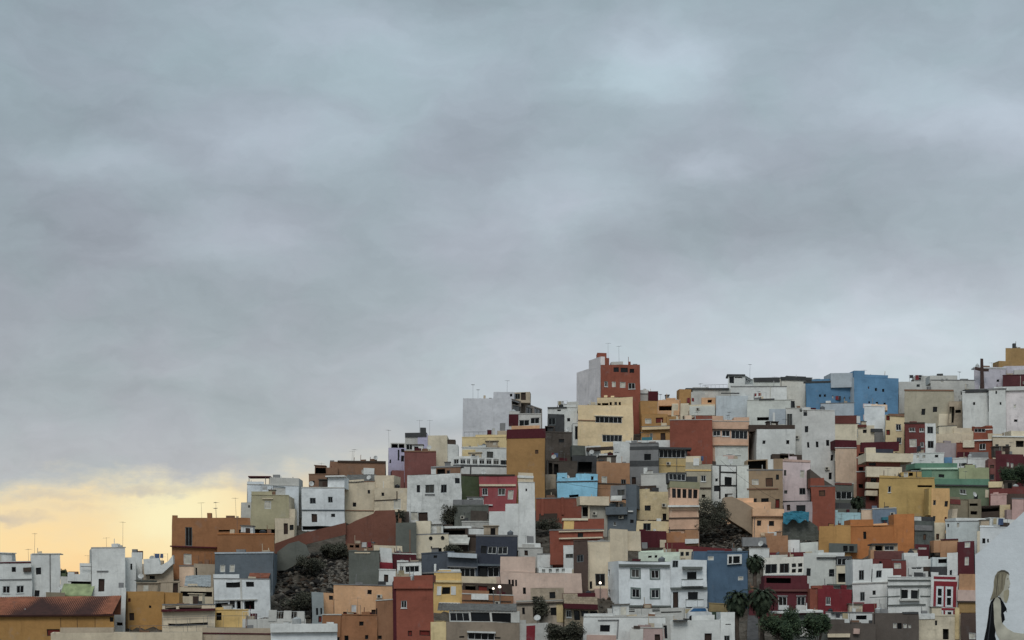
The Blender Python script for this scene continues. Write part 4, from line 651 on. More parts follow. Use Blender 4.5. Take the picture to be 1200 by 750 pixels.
h = H('apartment block of cream balcony bands and dark red recesses', 1015, 1055, 541, 600, 'TC3', '1018,541.5,1026,546.5,;1020,560.5,1027,566,;1019,581,1026,586,;', bl=[('balcony_band',1015,1070,531.5,541.6,'CR2',-1.0,6),('balcony_band',1015,1057,547.5,559,'CR2',-1.0,1.0),('balcony_band',1015,1031,565,572,'CR2',-1.0,1.0),('balcony_band',1015,1029,574.5,580.5,'CR2',-1.0,1.0),('roof_clutter_wall',1015,1026,525,532,'CR2',.4,1),('navy_tarp',1026,1046,527,531.8,'NV',.4,2),('maroon_roof_wall',1010,1053,518,526.5,'MA',4.5,1)], clutter=.3, yaw=-.03)
h = H('deep red low house below the beige apartment block, right of the pinkish-lilac house', 950, 978, 571, 622, 'TC', '959,575.5,966.5,582.5,b', bl=[('left_rise',950,966,560,572,'TC',.3,3)], clutter=.2, yaw=0)
S('weathered dark gable wall above the deep red low house', [(950,572),(950,549),(964,561),(978,571)], Dy(600), 'BR3', 4, 'gable_wall')
H('dim grey shed with a window band under the beige apartment block', 978, 1000, 567, 595, 'GG', '979,576,998,585,t', bl=[('red_top',978,998,566,568.5,'TC3',-.1,.5)], clutter=.4)
H('pale aqua-blue house with a grey rubble roof', 965, 1008, 601, 626, 'AQ', '', bl=[('grey_roof_heap',972,1004,597,602,'GG',1,2),('left_rise',965,972,596,602,'AQ',.1,1),('dark_shed',970,996,590,598,'DG',2,2)], clutter=.5, D=Dy(620))
H('cream-pink small wall house between aqua and blue-grey houses', 1009, 1023, 597, 616, 'BP', '1016,599,1016.6,608,k', clutter=.2)
H('blue-grey house under grey breeze-block boxes', 1022, 1051, 596.5, 618, 'SL3', bl=[('turquoise_drum',1034,1041,606,609.5,'TQ',-.8,.7)], clutter=.3)
H('grey breeze-block box house in front of the large ochre house', 1033, 1068, 584.5, 608, 'GR#', '', bl=[('dark_top',1053,1060,580.5,585,'DG',1,1),('right_box',1051,1068,586,598,'GG#',-.3,.5)], clutter=.2)
h = H('large ochre-yellow house with one white framed window', 1030, 1095, 560.5, 612, 'OY', '1041,569,1044.5,576.5,w;1075,568.5,1092,571,k', bl=[('raised_right',1056,1080,553,561,'OY',1,4,'1059,553,1064,559,s;1065,554,1070,558,k')], clutter=.3, yaw=.02)
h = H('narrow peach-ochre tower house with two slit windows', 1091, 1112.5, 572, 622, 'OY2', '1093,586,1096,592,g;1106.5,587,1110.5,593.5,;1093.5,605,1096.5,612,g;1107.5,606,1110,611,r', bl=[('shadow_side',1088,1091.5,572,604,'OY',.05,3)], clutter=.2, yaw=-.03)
h = H('bright orange house with a tall right block, lower right hill', 996, 1050, 617, 650, 'OR', '1010.5,623,1014,631.5,', bl=[('left_block',996,1023,608.5,618,'OR',.05,6),('right_block',1048,1071,603,650,'OR',-.1,5),('slanted_patch',1023,1040,614,618,'OR4',.0,1),('gap_shade_panel',1022,1052,638.5,644,'DB',-.05,.06)], clutter=.3, yaw=0)  # dark strip low on the orange wall paints the shade of a gap
h = H('golden ochre wing left of the bright orange house, over a concrete garage', 960.5, 996.5, 617.5, 650, 'OR5', '973,638,1004,647,k', bl=[('concrete_garage',972,1004,637.5,648,'GG3',-.5,.5,'988,640,993,647,;995,640,1000,647,')], clutter=.3)
# ---- red brick etc right top
h = H('dark red house with white framed windows, beside the narrow white tower house', 1060, 1084, 496, 540, 'RB2', '1065,501,1072,506,w;1077,502,1083,506.5,w;1065,515,1073.5,524.5,s;1078,519,1082.5,524.5,w', bl=[('coping',1060,1084,494.6,496.4,'DB',-.1,.4)], clutter=.2, yaw=0)
h = H('narrow white tower house with two blue-grey glazed windows', 1084, 1096.5, 496, 540, 'W', '1086.5,500,1093.5,508.5,g;1087,517.5,1094,526,g', clutter=.2, yaw=0)
h = H('cream rendered house stepping down from the cream-grey house', 1096.5, 1141, 509, 526, 'CR', '', bl=[('upper_round_wall',1101,1122,500,509.5,'CR2',.5,4),('right_tall',1118,1141,502,520,'CR',.2,4)], clutter=.2)
h = H('orange-brick house with white stripes and a dark balcony window', 1141, 1163.5, 501, 545, 'TC4', '1142,502,1155.5,506.5,t;1147.5,520,1155,527,w', bl=[('white_stripe',1141,1163,515,516.5,'W',-.3,.3),('white_stripe',1155,1163,502.5,503.6,'W',-.1,.1),('top_step',1155.5,1163,498.5,502,'TC4',.05,3),('lower_pale',1158,1163.5,508,516,'CR',-.2,.2)], clutter=.2, yaw=0)
H('long cream two-level terrace house at the right edge under the lilac-grey house', 1163, 1215, 512, 545, 'CR', '1166,521,1170,526,g;1178,521,1182,527,g;1190,517,1200,524,k', bl=[('upper_white',1185,1215,505.5,513,'CR2',.3,4),('ledge',1163,1215,511,512.4,'W',-.2,.2)], clutter=.5)
H('lilac-grey plaster wall house below the cream stepping house', 1096.5, 1120, 519.5, 545, 'PP2', clutter=.3)
H('small terracotta house with a pale screen under the orange-brick house', 1120, 1146, 519.5, 548, 'TC', bl=[('pale_screen',1128,1142,515.5,524,'CR2',-.3,.3),('maroon_front',1122,1136,530,539,'MA',-.5,.5),('grey_awning',1136,1158,530,538,'GR',-.6,1)], clutter=.3)
H('maroon house with three pale shuttered windows, right edge', 1167, 1200, 532, 572, 'MA3', '1180.5,541.5,1183,546.5,s;1185,542,1188,548,s;1193.5,543.5,1197,549,s', bl=[('left_face',1158,1168,538,566,'PR2',.1,4,'1160,545,1165,549,b;1160,556,1165,562,g'),('right_part',1198,1215,534,570,'MA3',.1,5)], clutter=.3)
h = H('white two-part house above the teal-green house', 1117, 1160, 538, 560, 'W', '1124,543,1133,547,g', R=(1163,'PR2'), clutter=.5)
h = H('white roof terrace house with small objects left of the two-part white house', 1067, 1106, 531, 556, 'W', '1073,533,1077,537,s;1080,533,1084,537,s;1095,533,1099,536', bl=[('blue_sheet',1106,1116,536,541,'BL',.4,1)], clutter=.8)
h = H('teal-green house with a bright curved white cornice', 1079, 1125, 549, 574, 'GN', '1100,556,1107,560,', bl=[('upper_band',1072,1122,542.5,549,'TG',.1,5),('cornice',1080,1123,548.4,550,'GNL',-.3,.3),('left_part',1078,1092,550,562,'TG',-.1,.3)], clutter=.3, yaw=-.06)
H('olive-green plain house right of the teal-green house', 1124, 1159, 548.5, 576, 'OG4', clutter=.1, R=(1163,'PR2'))
h = H('sage-green lower house with two white framed windows and a pale balcony edge', 1096, 1159, 568, 596, 'GN3', '1124.5,574,1132,579.5,w;1141,579,1145.5,584.5,', bl=[('upper_parapet',1095,1159,561,568.4,'TG',-.2,5),('dark_line',1096,1158,567.8,569.4,'DG',-.3,.3),('cream_balcony',1158,1174.5,564,570.5,'CR5',-.4,3),('white_rungs',1154,1158,573,582,'CR2',-.1,.1)], clutter=.2, yaw=0)
h = H('dim olive-brown house under the sage-green house with a red tiled corner', 1112.5, 1136, 585, 614, 'OO', '', bl=[('red_corner',1113,1125,584.5,590,'RB2',-.1,.3)], clutter=.2)
H('small grey-green storeyed hut beside the olive-brown house', 1135, 1150, 584, 614, 'OO', '1136,589,1146,592,k;1137,598,1145,602,k', clutter=.6)
H('long red-brown wall house at the right edge above the pink box', 1159, 1215, 572, 600, 'RB2', '1150,593,1174,597,k', bl=[('brown_front',1179,1215,578,610,'BR4',-.6,2)], clutter=.4)
H('pale pink box house in front of the red-brown wall', 1161, 1179.5, 579, 606, 'PK4', '', bl=[('top_step',1164,1170,576,580,'PK4',.4,2)], clutter=.2)
H('small peach hut with a pale pipe, right of the pale pink box', 1172, 1184, 592, 614, 'CR5', clutter=.7, D=Dy(612))
H('dusty pink stub house at the right edge near the mural wall', 1186, 1200, 585, 622, 'PK4', bl=[('left_low',1180,1190,598,620,'PK2',.2,1)], clutter=.5, D=Dy(616))
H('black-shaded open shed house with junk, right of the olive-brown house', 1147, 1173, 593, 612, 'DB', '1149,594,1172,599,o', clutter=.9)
# ---- lower right whites
h = H('long pale white house with a sloping roof line, lower right', 1109, 1152, 611, 652, 'GW3', '1122,613,1125.5,619,s;1111,614,1113,618,g', bl=[('raised_part',1121,1172,607,618,'W',.6,5),('roof_step',1116,1122,596,607,'BE',3,2)], clutter=.6)
h = H('white right-hand house with one black window next to the mural wall', 1149, 1190, 618, 662, 'MU', '1152,631.5,1155.5,637,;1157.5,632,1159.5,636', bl=[('column',1146,1149,623,660,'CR2',-.2,.3),('raised_back',1160,1192,608,619,'W',2,4),('black_roof_gap_shade',1172,1182,612,616,'DB',1.5,.5)], clutter=.6)  # black box set behind the roof edge paints shade between roofs
H('grey concrete shell house right of the bright orange house', 1071, 1095, 611, 650, 'GG3', '1081.5,626,1085,632,b', bl=[('white_tarp',1069,1079,606.5,611.5,'W',.2,1.2),('dark_strip',1071,1094,606,611,'DG',.8,2),('rough_front',1071,1093,616,622,'GR',-.2,.2)], clutter=.6, dirt=1)
h = H('small cream house with one brown window left of the long pale white house', 1093, 1108, 613, 645, 'CR2', '1097,626,1101,632.5,b;', clutter=.3)
h = H('peach-brown block house with a dark red roof edge, lower right', 1102, 1124, 632, 660, 'PE5', bl=[('left_part',1094,1103,632.5,647,'PE5',.2,3),('coping',1103,1124,630.8,632.4,'MA',-.1,.5)], clutter=.2, yaw=0)
H('small crimson shed with a white bench under the peach-brown block', 1072, 1088.5, 637.5, 655, 'MA3', '1076,641,1085,643.5,s', clutter=.4)
h = H('maroon tall house with two white shuttered windows next to the mural wall', 1122.5, 1143, 634.5, 674, 'MA3', '1131.5,635.5,1138,642,s;1131.5,654,1136.5,664,s', clutter=.1, yaw=0, D=Dy(676))
h = H('peach, pinkish and ochre banded house below the maroon tall house', 1123, 1144.5, 672, 730, 'PE5', '1128,720,1134,724,', bl=[('pink_band',1122,1144.5,690.5,704,'PK5',-.3,.31),('dark_band',1122,1144.5,704,706,'DB',-.35,.36),('ochre_band',1123.5,1145,706,718,'OC3',-.1,.11)], clutter=0, yaw=0)
H('dark brown shaded lower house beside the foot of the mural wall', 1126, 1150, 719, 766, 'BR4', '1136,742,1144,750,s', clutter=.3)
h = H('white house with a crimson painted facade and two tall white window frames', 1090.5, 1122.5, 674, 730, 'W', '1099,690,1103.8,698,;1099,700,1103.8,709,;1110,690,1114.8,698,;1110,700,1114.8,709,;1099.5,717,1104,723.5;1111,717,1115.5,724', bl=[('crimson_band',1093.5,1119,675.5,678.8,'RE',-.04,.05)], clutter=.2, yaw=0, D=Dy(728))
# crimson facade drawn as strips round the openings
for (a_, b_, c_, d_) in ((1094,1121,681.3,687),(1094,1097,687,711.5),(1106,1108,687,711.5),(1117,1120.5,687,711.5),(1096,1122,713,715.5),(1096,1097.6,715.5,724),(1106,1108,715.5,724),(1117.5,1121.5,715.5,724)):
    part(h, 'crimson_panel', a_, b_, c_, d_, 'RE', -.04, .05)
for (a_, b_, c_, d_) in ((1097.2,1098.9,687.2,711.2),(1103.9,1105.8,687.2,711.2),(1108.2,1109.9,687.2,711.2),(1114.9,1116.8,687.2,711.2),(1098.9,1103.9,687.2,689.8),(1109.9,1114.9,687.2,689.8),(1098.9,1103.9,698.2,699.8),(1109.9,1114.9,698.2,699.8),(1098.9,1103.9,709.2,711.2),(1109.9,1114.9,709.2,711.2)):
    part(h, 'window_surround', a_, b_, c_, d_, 'MU', -.09, .1)
h = H('white stub tower house with a small window above the crimson facade', 1110, 1123, 648, 690, 'W', '1113,668,1116,673.5,', bl=[('left_block',1093,1111,653,664,'GW3',1,3,'1100,655,1110,660,k'),('mid_dark',1092,1110,664,672,'DG',.6,3)], clutter=.2)
h = H('cluster of stepped white roof terraces left of the white stub tower', 1060, 1088, 652, 682, 'W', '1068,664.5,1080,667,t;', bl=[('upper_block',1060,1076,648,654,'W',1,3),('right_block',1074,1098,655,664,'W',-.1,4),('gap_shade_panel',1082,1098,664,669,'DB',-.05,.06)], clutter=.8)  # dark strip below the right block is shade put into colour
h = H('long white house with two dark shuttered windows sharing one balcony', 1040, 1091, 677, 724, 'W', '1056,692.5,1063.5,702.5,;1067,692.5,1075,703,', bl=[('cornice',1040,1090,686.2,687.8,'GG3',-.25,.26),('cornice',1040,1090,679.5,680.8,'GG3',-.2,.21),('balcony_edge',1054,1078,703.2,705.2,'WG',-.6,.6),('ledge',1018,1054,699.2,700.2,'GG3',-.1,.12),('ledge',1078,1090,698.6,699.8,'GG3',-.1,.12),('lower_ledge',1040,1085,709,710.2,'GG3',-.2,.21),('surround',1054.8,1056,691,703,'GG3',-.06,.07),('surround',1075,1076.3,691,703,'GG3',-.06,.07)], clutter=.4, yaw=0)
h = H('white gabled house with three narrow windows, left of the long white house', 998, 1041, 683, 718, 'W', '1007,693,1012.5,703.5,g;1022,692,1026,697', bl=[('upper_left',999,1022,655.5,684,'W',.1,6,'1006,668,1012,679.5,g'),('upper_right',1021,1046,667,684,'W',.1,6,'1026.5,669,1033,677,g'),('upper_mid',1021,1034,661.5,668,'W',.12,6),('ledge',998,1041,682,683.4,'WG',-.15,.16)], clutter=.2, yaw=0)
h = H('white house with a black awning line, between the pergola house and the white gabled house', 941, 981, 651, 690, 'W3', '944.5,667,949.5,675.5,;971.5,667,978,675.5,', bl=[('dark_line',957,981,653.6,655,'DG',-.3,.3),('roof_strip',957,990,648.5,653,'W',.5,3)], clutter=.2, yaw=0)
h = H('cream house with a glazed upper gallery and an arched balcony slab', 980.5, 1000, 663, 692, 'CR2', '982.5,672,992.5,681.5,k;995,672.5,998,680,', bl=[('glazed_gallery',981,999,652.5,663.5,'DG',.0,4,'981.5,655,998.5,663,t'),('balcony_slab',970,1001,684,686,'GG3',-1,1),('lower_wall',960,1000,686,692,'W',-.3,.3)], clutter=.1, yaw=0)
h = H('crimson red house with an arched parapet and one white window', 958, 997, 689.5, 730, 'RE3', '967.5,699.5,973,708.5,w', bl=[('arch_top',951,967,686,690,'TC',.2,1),('left_part',949,958.5,689,715,'TC',.2,4),('right_strip',997,1027,707,717,'RE3',.1,4),('right_strip_top',984,1012,704.5,708,'RE3',.15,4)], clutter=.1, yaw=0)
tileroof(h, 972, 1006, 717.5, 709, 3.5, plain('roof_pink_red', 'a0524a', .9, .15), 'lean_to_roof')
h = H('white low house with one long dark window in front of the crimson house', 968, 1022, 718.5, 740, 'W', '1003.5,721,1015.5,726,', bl=[('grey_slab',975,993,717.6,719.4,'DG',-.4,1.5),('right_dark',1018,1028,727,732,'DG',-.1,.2)], clutter=.3, yaw=0)
h = H('brown-maroon house with an open roof gallery, above the white gabled house', 1024, 1059, 646, 668, 'PR3', '', bl=[('roof_gallery',1022,1052,638.5,646.5,'BE',.3,3,'1025,640,1034,645.5,o;1036,640,1048,645.5,t'),('gallery_roof',1021,1052,637.2,638.8,'DG',.0,4),('lower_red',1022,1052,655.5,668,'RB2',-.4,.4,'1030,658,1033,662,'),('peach_left',1020,1026,645,656,'PE5',.1,2)], clutter=.1, yaw=0)
H('rusty red stone-faced roof terrace right of the brown-maroon house', 1046, 1062, 657, 684, 'RB2', '1048,660,1056,666,s', clutter=.9)
h = H('wide white house with broad shop-like windows and four small panes', 894.5, 941, 652.5, 690, 'CRW', '896.5,660,910,671.5,g;913,660,924,671.5,g;927,660.5,932,665,;934.5,660.5,939.5,665,;927,667,932,671.5,;934.5,667,939.5,671.5,', bl=[('sill_band',896,941,672.5,675,'W',-.3,.3)], clutter=.2, yaw=0)
h = H('white roof hut and crimson parapet above the broad-windowed house', 878, 901, 642.5, 662, 'W', bl=[('crimson_parapet',901,944,647,653,'RE2',.4,3)], clutter=.3)
h = H('maroon house with two white balconied windows behind the palms', 877, 948, 692, 724, 'MA3', '911.5,697.5,921.5,708.5,w;933.5,697.5,943.5,708.5,w', bl=[('ledge',905,948,689.8,692.2,'PR3',-.3,.3),('upper_storey',895,948,683.5,691,'MA3',.2,5),('open_loft',896,946,674.5,684,'MA3',.8,4,'898,677,927,683,o'),('balcony',912,924,708.4,713.8,'W',-.7,.7),('balcony',933,945.5,708.4,715,'W',-.7,.7),('surround_top',910.5,922.5,696,697.4,'GR',-.06,.07),('surround_top',932.5,944.5,696,697.4,'GR',-.06,.07)], clutter=.1, yaw=0)
h = H('low grey-green shop house with a white canopy, between the two dark trees', 927, 972, 721, 764, 'GG3', '929,728,956,732,k;', bl=[('white_canopy',905,966,716,718.6,'W',-.8,3),('pale_panel',938,950,732,746,'WG',-.2,.2)], clutter=.1, D=264, yaw=0)
H('brown-grey long low house along the bottom right of centre', 970, 1026, 732, 766, 'BRG', '', bl=[('pale_wall_strip',970,997,743,747,'CR',-.4,.4),('white_box',1001,1008,737,743,'PK',-.5,.5)], clutter=.5, yaw=0, D=262)
H('brown-grey stone house with small white framed niches, bottom right', 1022, 1076, 719, 766, 'BRG', '1051,731,1056,738,;1046,731,1050,737,s;1058,732,1062,737,s;1064,733,1067,737,s', bl=[('coping',1058,1076,717,719.4,'DG',-.1,.5)], clutter=.3, yaw=0, D=263)
H('ruined rough white house with broken rendering below the crimson facade', 1074, 1126, 722, 766, 'CR2', '1095,728,1098,734,;1105,738,1112,750,k', bl=[('broken_step',1076,1095,719.5,726,'W',-.1,1),('ochre_strip',1119,1124,712,750,'YC',-.2,.3)], clutter=.7, dirt=1.0, yaw=0, D=264)

# ---- the town carries on past both sides of the picture
RND = random.Random(21)
def beyond(xa, xb, ya, yb_, step, label, grp):
    y = ya
    while y > yb_:
        x = xa + RND.uniform(0, 8)
        while x < xb:
            w_ = RND.uniform(22, 46); ht = RND.uniform(24, 42); c = RND.choice(['W', 'W', 'WG', 'CR', 'PE', 'OC2', 'TC', 'W', 'BE', 'MU', 'PK', 'YC', 'GR', 'MA3'])
            ws = ';'.join('%.1f,%.1f,%.1f,%.1f,%s' % (x + q, y - ht + 5, x + q + 5, y - ht + 12, RND.choice('wgd')) for q in range(6, int(w_) - 8, 12))
            h = H(label, x, x + w_, y - ht, y + 4, c, ws, clutter=.5); h.root['group'] = grp
            x += w_ + RND.uniform(0, 3)
        y -= step
beyond(1218, 1420, 746, 455, 23, 'plain flat-roofed house on the hillside beyond the right edge', 'houses beyond the right edge')
beyond(-190, -24, 742, 685, 26, 'plain flat-roofed house beyond the left edge', 'houses beyond the left edge')
# ================================================================== MURAL BUILDING
DM = 120.0
def M3(px, py, d=0.0): return Vector(((px - 600) / F * DM, DM + d, (HY - py) / F * DM))
root = empty('mural_house', M3(1180, 800), 'big pale gable wall painted with a woman in a black dress, bottom right corner', 'house')
org = Vector(root.location)
outline = [(1145,800),(1143.5,720),(1142.5,650),(1150,645),(1204,596),(1262,560),(1320,596),(1320,800)]
mw = plaster('MUR', .18)
mb = MB(); P = [M3(*p) for p in outline]; Q = [M3(x_ + .6, y_, 0) * (129 / 120) for x_, y_ in outline]; mb.hexa(P[::-1], Q[::-1], mw); mb.build('wall', root, org)
mb = MB()
for (a, b) in (((1142,650.2),(1262,559)),):
    pass
mur = MB()
def painted(name, pts, d, mat, parent):
    m_ = MB(); A = [M3(x, y, -d) for x, y in pts]; B = [M3(x, y, .0 if d < .01 else -d + .012) for x, y in pts]; m_.hexa(A[::-1], B[::-1], mat)
    return m_.build(name, parent, org)
skin = plain('mural_paint_skin', '9a978a', .9, .1, 1.45); hair = plain('mural_paint_hair', '746e5e', .9, .1, 1.35); hair2 = plain('mural_paint_hair_dark', '4a463e', .9, .1, 1.3)
hair3 = plain('mural_paint_hair_light', '8e8874', .9, .1, 1.4); blk = plain('mural_paint_black', '17181b', .9, .1)
fig = painted('mural', [(1166,698),(1163,703),(1161,705),(1159,712),(1158,723),(1156,736),(1153,750),(1151,775),(1172,775),(1168,752),(1166,745),(1167,735),(1172,722),(1180,714),(1176,706),(1172,700)], .012, blk, root)
painted('mural_neck', [(1171,690),(1177,690),(1178,699),(1180,703),(1177,706),(1173,701),(1170,697)], .018, skin, fig)
painted('mural_face', [(1174,676),(1177,672),(1181,670.5),(1182.3,673),(1182.2,677),(1182.8,679.5),(1184,684.3),(1182.8,685.6),(1182.9,687.5),(1182.2,689.3),(1181.8,691.2),(1179.5,693.4),(1176.5,695.4),(1173.5,691),(1173,683)], .02, skin, fig)
painted('mural_hair', [(1163,695),(1164.5,688),(1164.5,682),(1166,675),(1169,670),(1173,668.2),(1177,668.4),(1181,671),(1179.5,674),(1178,679),(1177.3,685),(1176,691),(1173,695),(1169,699),(1164,701.5),(1160,704)], .026, hair, fig)
painted('mural_hair_crown', [(1169,671.5),(1173,668.0),(1177.3,668.1),(1181.6,670.6),(1183,674),(1181.2,672.8),(1177,670.2),(1173,670)], .032, hair2, fig)
for i, (a, b, c, d, e, f_) in enumerate([(1166,676,1163,700,.8,0),(1169,673,1167,697,.8,1),(1172,672,1171,693,.7,0),(1174.6,673,1173.6,690,.4,1),(1176.4,673,1175.4,691,.5,0),(1170.6,674,1168.6,697,.4,0),(1167.6,678,1165.6,699,.5,0)]):
    painted('mural_hair_lock', [(a,b),(a+e,b),(c+e*.6,d),(c,d)], .033, (hair3, hair2)[f_], fig)
painted('mural_hair_front', [(1176,693),(1179,691.5),(1181.5,690.5),(1182.6,692),(1182.4,697),(1181,703),(1179.5,706.5),(1177.5,706),(1176,700)], .024, hair3, fig)
painted('mural_eye', [(1179.6,678.2),(1181.7,677.8),(1181.6,678.8),(1180,679)], .024, hair2, fig)
painted('mural_mouth', [(1181,688.2),(1182.9,687.8),(1182.4,688.7)], .024, hair2, fig)
painted('mural_arm', [(1166.5,700.5),(1169,699.6),(1172,703),(1173,711),(1173,722),(1175,731),(1181,737),(1188,741),(1198,742.5),(1212,742),(1212,752),(1192,753),(1182,757),(1174,754),(1167.5,743),(1165,730),(1164.5,716),(1164,706)], .02, skin, fig)
painted('mural_dress_front', [(1173,704),(1177.5,709),(1180,717.5),(1177,714),(1175,716),(1177,722),(1177.5,726),(1174.2,730.5),(1173,722),(1173.2,710)], .022, blk, fig)
painted('mural_dress_fold', [(1162,706),(1163,706.5),(1160,735),(1156,768),(1155,768),(1159,735)], .017, plain('mural_paint_fold', '3a3c40', .9, .1), fig)

# ================================================================== TERRAIN
SKY = [(-400,690),(-20,690),(70,690),(160,684),(200,655),(280,640),(350,600),(440,570),(450,560),(540,540),(640,520),(690,510),(760,500),(900,486),(1060,480),(1140,470),(1200,450),(1600,430)]
def ridge(u):
    for (a, b), (c, d) in zip(SKY, SKY[1:]):
        if a <= u <= c: return b + (d - b) * (u - a) / (c - a)
    return SKY[0][1] if u < SKY[0][0] else SKY[-1][1]
def gz(u, D):
    if D < 250: return -9.0
    y = 750 - (D - 270) / .45
    if y > 750:
        z0 = (HY - 750) / F * 270; t = (D - 250) / 20; return -9 + (z0 + 9) * t
    yr = ridge(u)
    if y < yr:
        Dr = 270 + (750 - yr) * .45; zr = (HY - yr) / F * Dr
        return zr - min(30, (D - Dr) * .02)
    return (HY - y) / F * D
def rock(name='hill_rock'):
    m, nt, b = base_mat(name, (.1, .09, .08)); L = nt.links
    g = nd(nt, 'ShaderNodeNewGeometry'); n = nd(nt, 'ShaderNodeTexNoise'); n.inputs['Scale'].default_value = .5; n.inputs['Detail'].default_value = 8; n.inputs['Roughness'].default_value = .7
    L.new(g.outputs['Position'], n.inputs['Vector']); r = nd(nt, 'ShaderNodeValToRGB'); e = r.color_ramp.elements
    e[0].position = .3; e[0].color = (.030, .027, .021, 1); e[1].position = .72; e[1].color = (.15, .128, .105, 1); x = e.new(.5); x.color = (.072, .060, .046, 1)
    L.new(n.outputs['Fac'], r.inputs[0]); L.new(r.outputs[0], b.inputs['Base Color'])
    bp = nd(nt, 'ShaderNodeBump'); bp.inputs['Strength'].default_value = .8; bp.inputs['Distance'].default_value = .4; L.new(n.outputs['Fac'], bp.inputs['Height']); L.new(bp.outputs[0], b.inputs['Normal'])
    return m
ROCK = rock()
R2 = random.Random(3)
us = [-4000, -2500, -1500, -900] + list(range(-400, 1601, 10)) + [2100, 2800, 4000, 6000]
Ds = [2, 30, 80, 150, 200, 240, 250] + [250 + 2 * i for i in range(1, 90)] + [440, 470, 520, 600, 800, 1200, 2000, 4000]
V = []; Fc = []
for D in Ds:
    for u in us:
        z = gz(u, D); j = 0
        if 255 < D < 430 and -400 < u < 1600: j = R2.uniform(-.5, .5)
        V.append(((u - 600) / F * D, D, z + j - .3))
nu = len(us)
for i in range(len(Ds) - 1):
    for k in range(nu - 1): a = i * nu + k; Fc.append((a, a + 1, a + nu + 1, a + nu))
V += [(-6000, -3000, -9.3), (6000, -3000, -9.3), (6000, 2, -9.3), (-6000, 2, -9.3)]; q = len(V) - 4; Fc.append((q, q + 1, q + 2, q + 3))
me = bpy.data.meshes.new('hillside'); me.from_pydata(V, [], Fc); me.materials.append(ROCK); o = bpy.data.objects.new('hillside_terrain', me); COL.objects.link(o); struct(o)
# ---- rubble
def blob(mb, c, r, mat, rnd, flat=.7):
    ph = [(0, 0, 1), (.9, 0, .3), (.28, .86, .3), (-.73, .53, .3), (-.73, -.53, .3), (.28, -.86, .3), (.73, .53, -.4), (-.28, .86, -.4), (-.9, 0, -.4), (-.28, -.86, -.4), (.73, -.53, -.4)]
    pts = [Vector((c.x + x * r * rnd.uniform(.7, 1.25), c.y + y * r * rnd.uniform(.7, 1.25), c.z + z * r * flat * rnd.uniform(.7, 1.2))) for x, y, z in ph]
    for f in [(0,1,2),(0,2,3),(0,3,4),(0,4,5),(0,5,1),(1,6,2),(2,7,3),(3,8,4),(4,9,5),(5,10,1),(1,10,6),(2,6,7),(3,7,8),(4,8,9),(5,9,10)]:
        mb.poly([pts[i] for i in f], mat)
ROCKS = [plain('stone_grey', '46423c', .95, .1), plain('stone_dark', '242220', .95, .1), plain('stone_pale', '68625a', .95, .1), plain('stone_brown', '3a3028', .95, .1)]
def rubble(name, box, n, rmin, rmax, pale, inside):
    mb = MB(); k = 0; rr = random.Random(hash(box) % 999)
    while k < n:
        x = rr.uniform(box[0], box[2]); y = rr.uniform(box[1], box[3])
        if not inside(x, y): continue
        D = Dy(y); c = XZ(x, y, D); r = rr.uniform(rmin, rmax) * (1 if rr.random() < .8 else 1.6); w_ = rr.random()
        mt = ROCKS[2] if w_ < pale else ROCKS[0] if w_ < pale + .25 else ROCKS[1] if w_ < .8 else ROCKS[3]
        blob(mb, c, r, mt, rr); k += 1
    o = mb.build(name, None, Vector()); struct(o, 'stuff'); return o
rubble('gully_rubble', (322, 640, 418, 725), 900, .15, .5, .10, lambda x, y: y > 640 + max(0, (400 - x)) * .3)
rubble('pale_scree', (370, 655, 412, 690), 420, .12, .38, .5, lambda x, y: ((x - 392) / 22) ** 2 + ((y - 672) / 18) ** 2 < 1)
rubble('slope_rubble', (818, 605, 885, 655), 600, .12, .4, .2, lambda x, y: y > 600 + (x - 820) * .35)
rubble('yard_rubble', (915, 610, 965, 660), 300, .1, .35, .3, lambda x, y: True)
rubble('lane_rubble', (540, 590, 660, 640), 260, .1, .3, .2, lambda x, y: True)
rubble('bottom_rubble', (640, 690, 720, 748), 220, .1, .3, .2, lambda x, y: True)
# ================================================================== VEGETATION
def leafmat(name, a, b_):
    m, nt, b = base_mat(name, a, .8, .2); g = nd(nt, 'ShaderNodeNewGeometry'); n = nd(nt, 'ShaderNodeTexNoise'); n.inputs['Scale'].default_value = 1.6; nt.links.new(g.outputs['Position'], n.inputs['Vector'])
    r = nd(nt, 'ShaderNodeMix', data_type='RGBA'); r.inputs['A'].default_value = (*a, 1); r.inputs['B'].default_value = (*b_, 1)
    q = nd(nt, 'ShaderNodeMapRange'); q.inputs[1].default_value = .35; q.inputs[2].default_value = .65; nt.links.new(n.outputs['Fac'], q.inputs[0]); nt.links.new(q.outputs[0], r.inputs['Factor']); nt.links.new(r.outputs['Result'], b.inputs['Base Color']); return m
LP = leafmat('palm_leaf', (.020, .032, .018), (.045, .058, .034)); LT = leafmat('tree_leaf', (.016, .030, .016), (.06, .085, .042)); LS = leafmat('scrub_leaf', (.032, .032, .022), (.075, .072, .05)); LD = leafmat('dead_frond', (.05, .042, .03), (.10, .085, .06))
BARK = plain('bark', '5a5048', .95, .1)
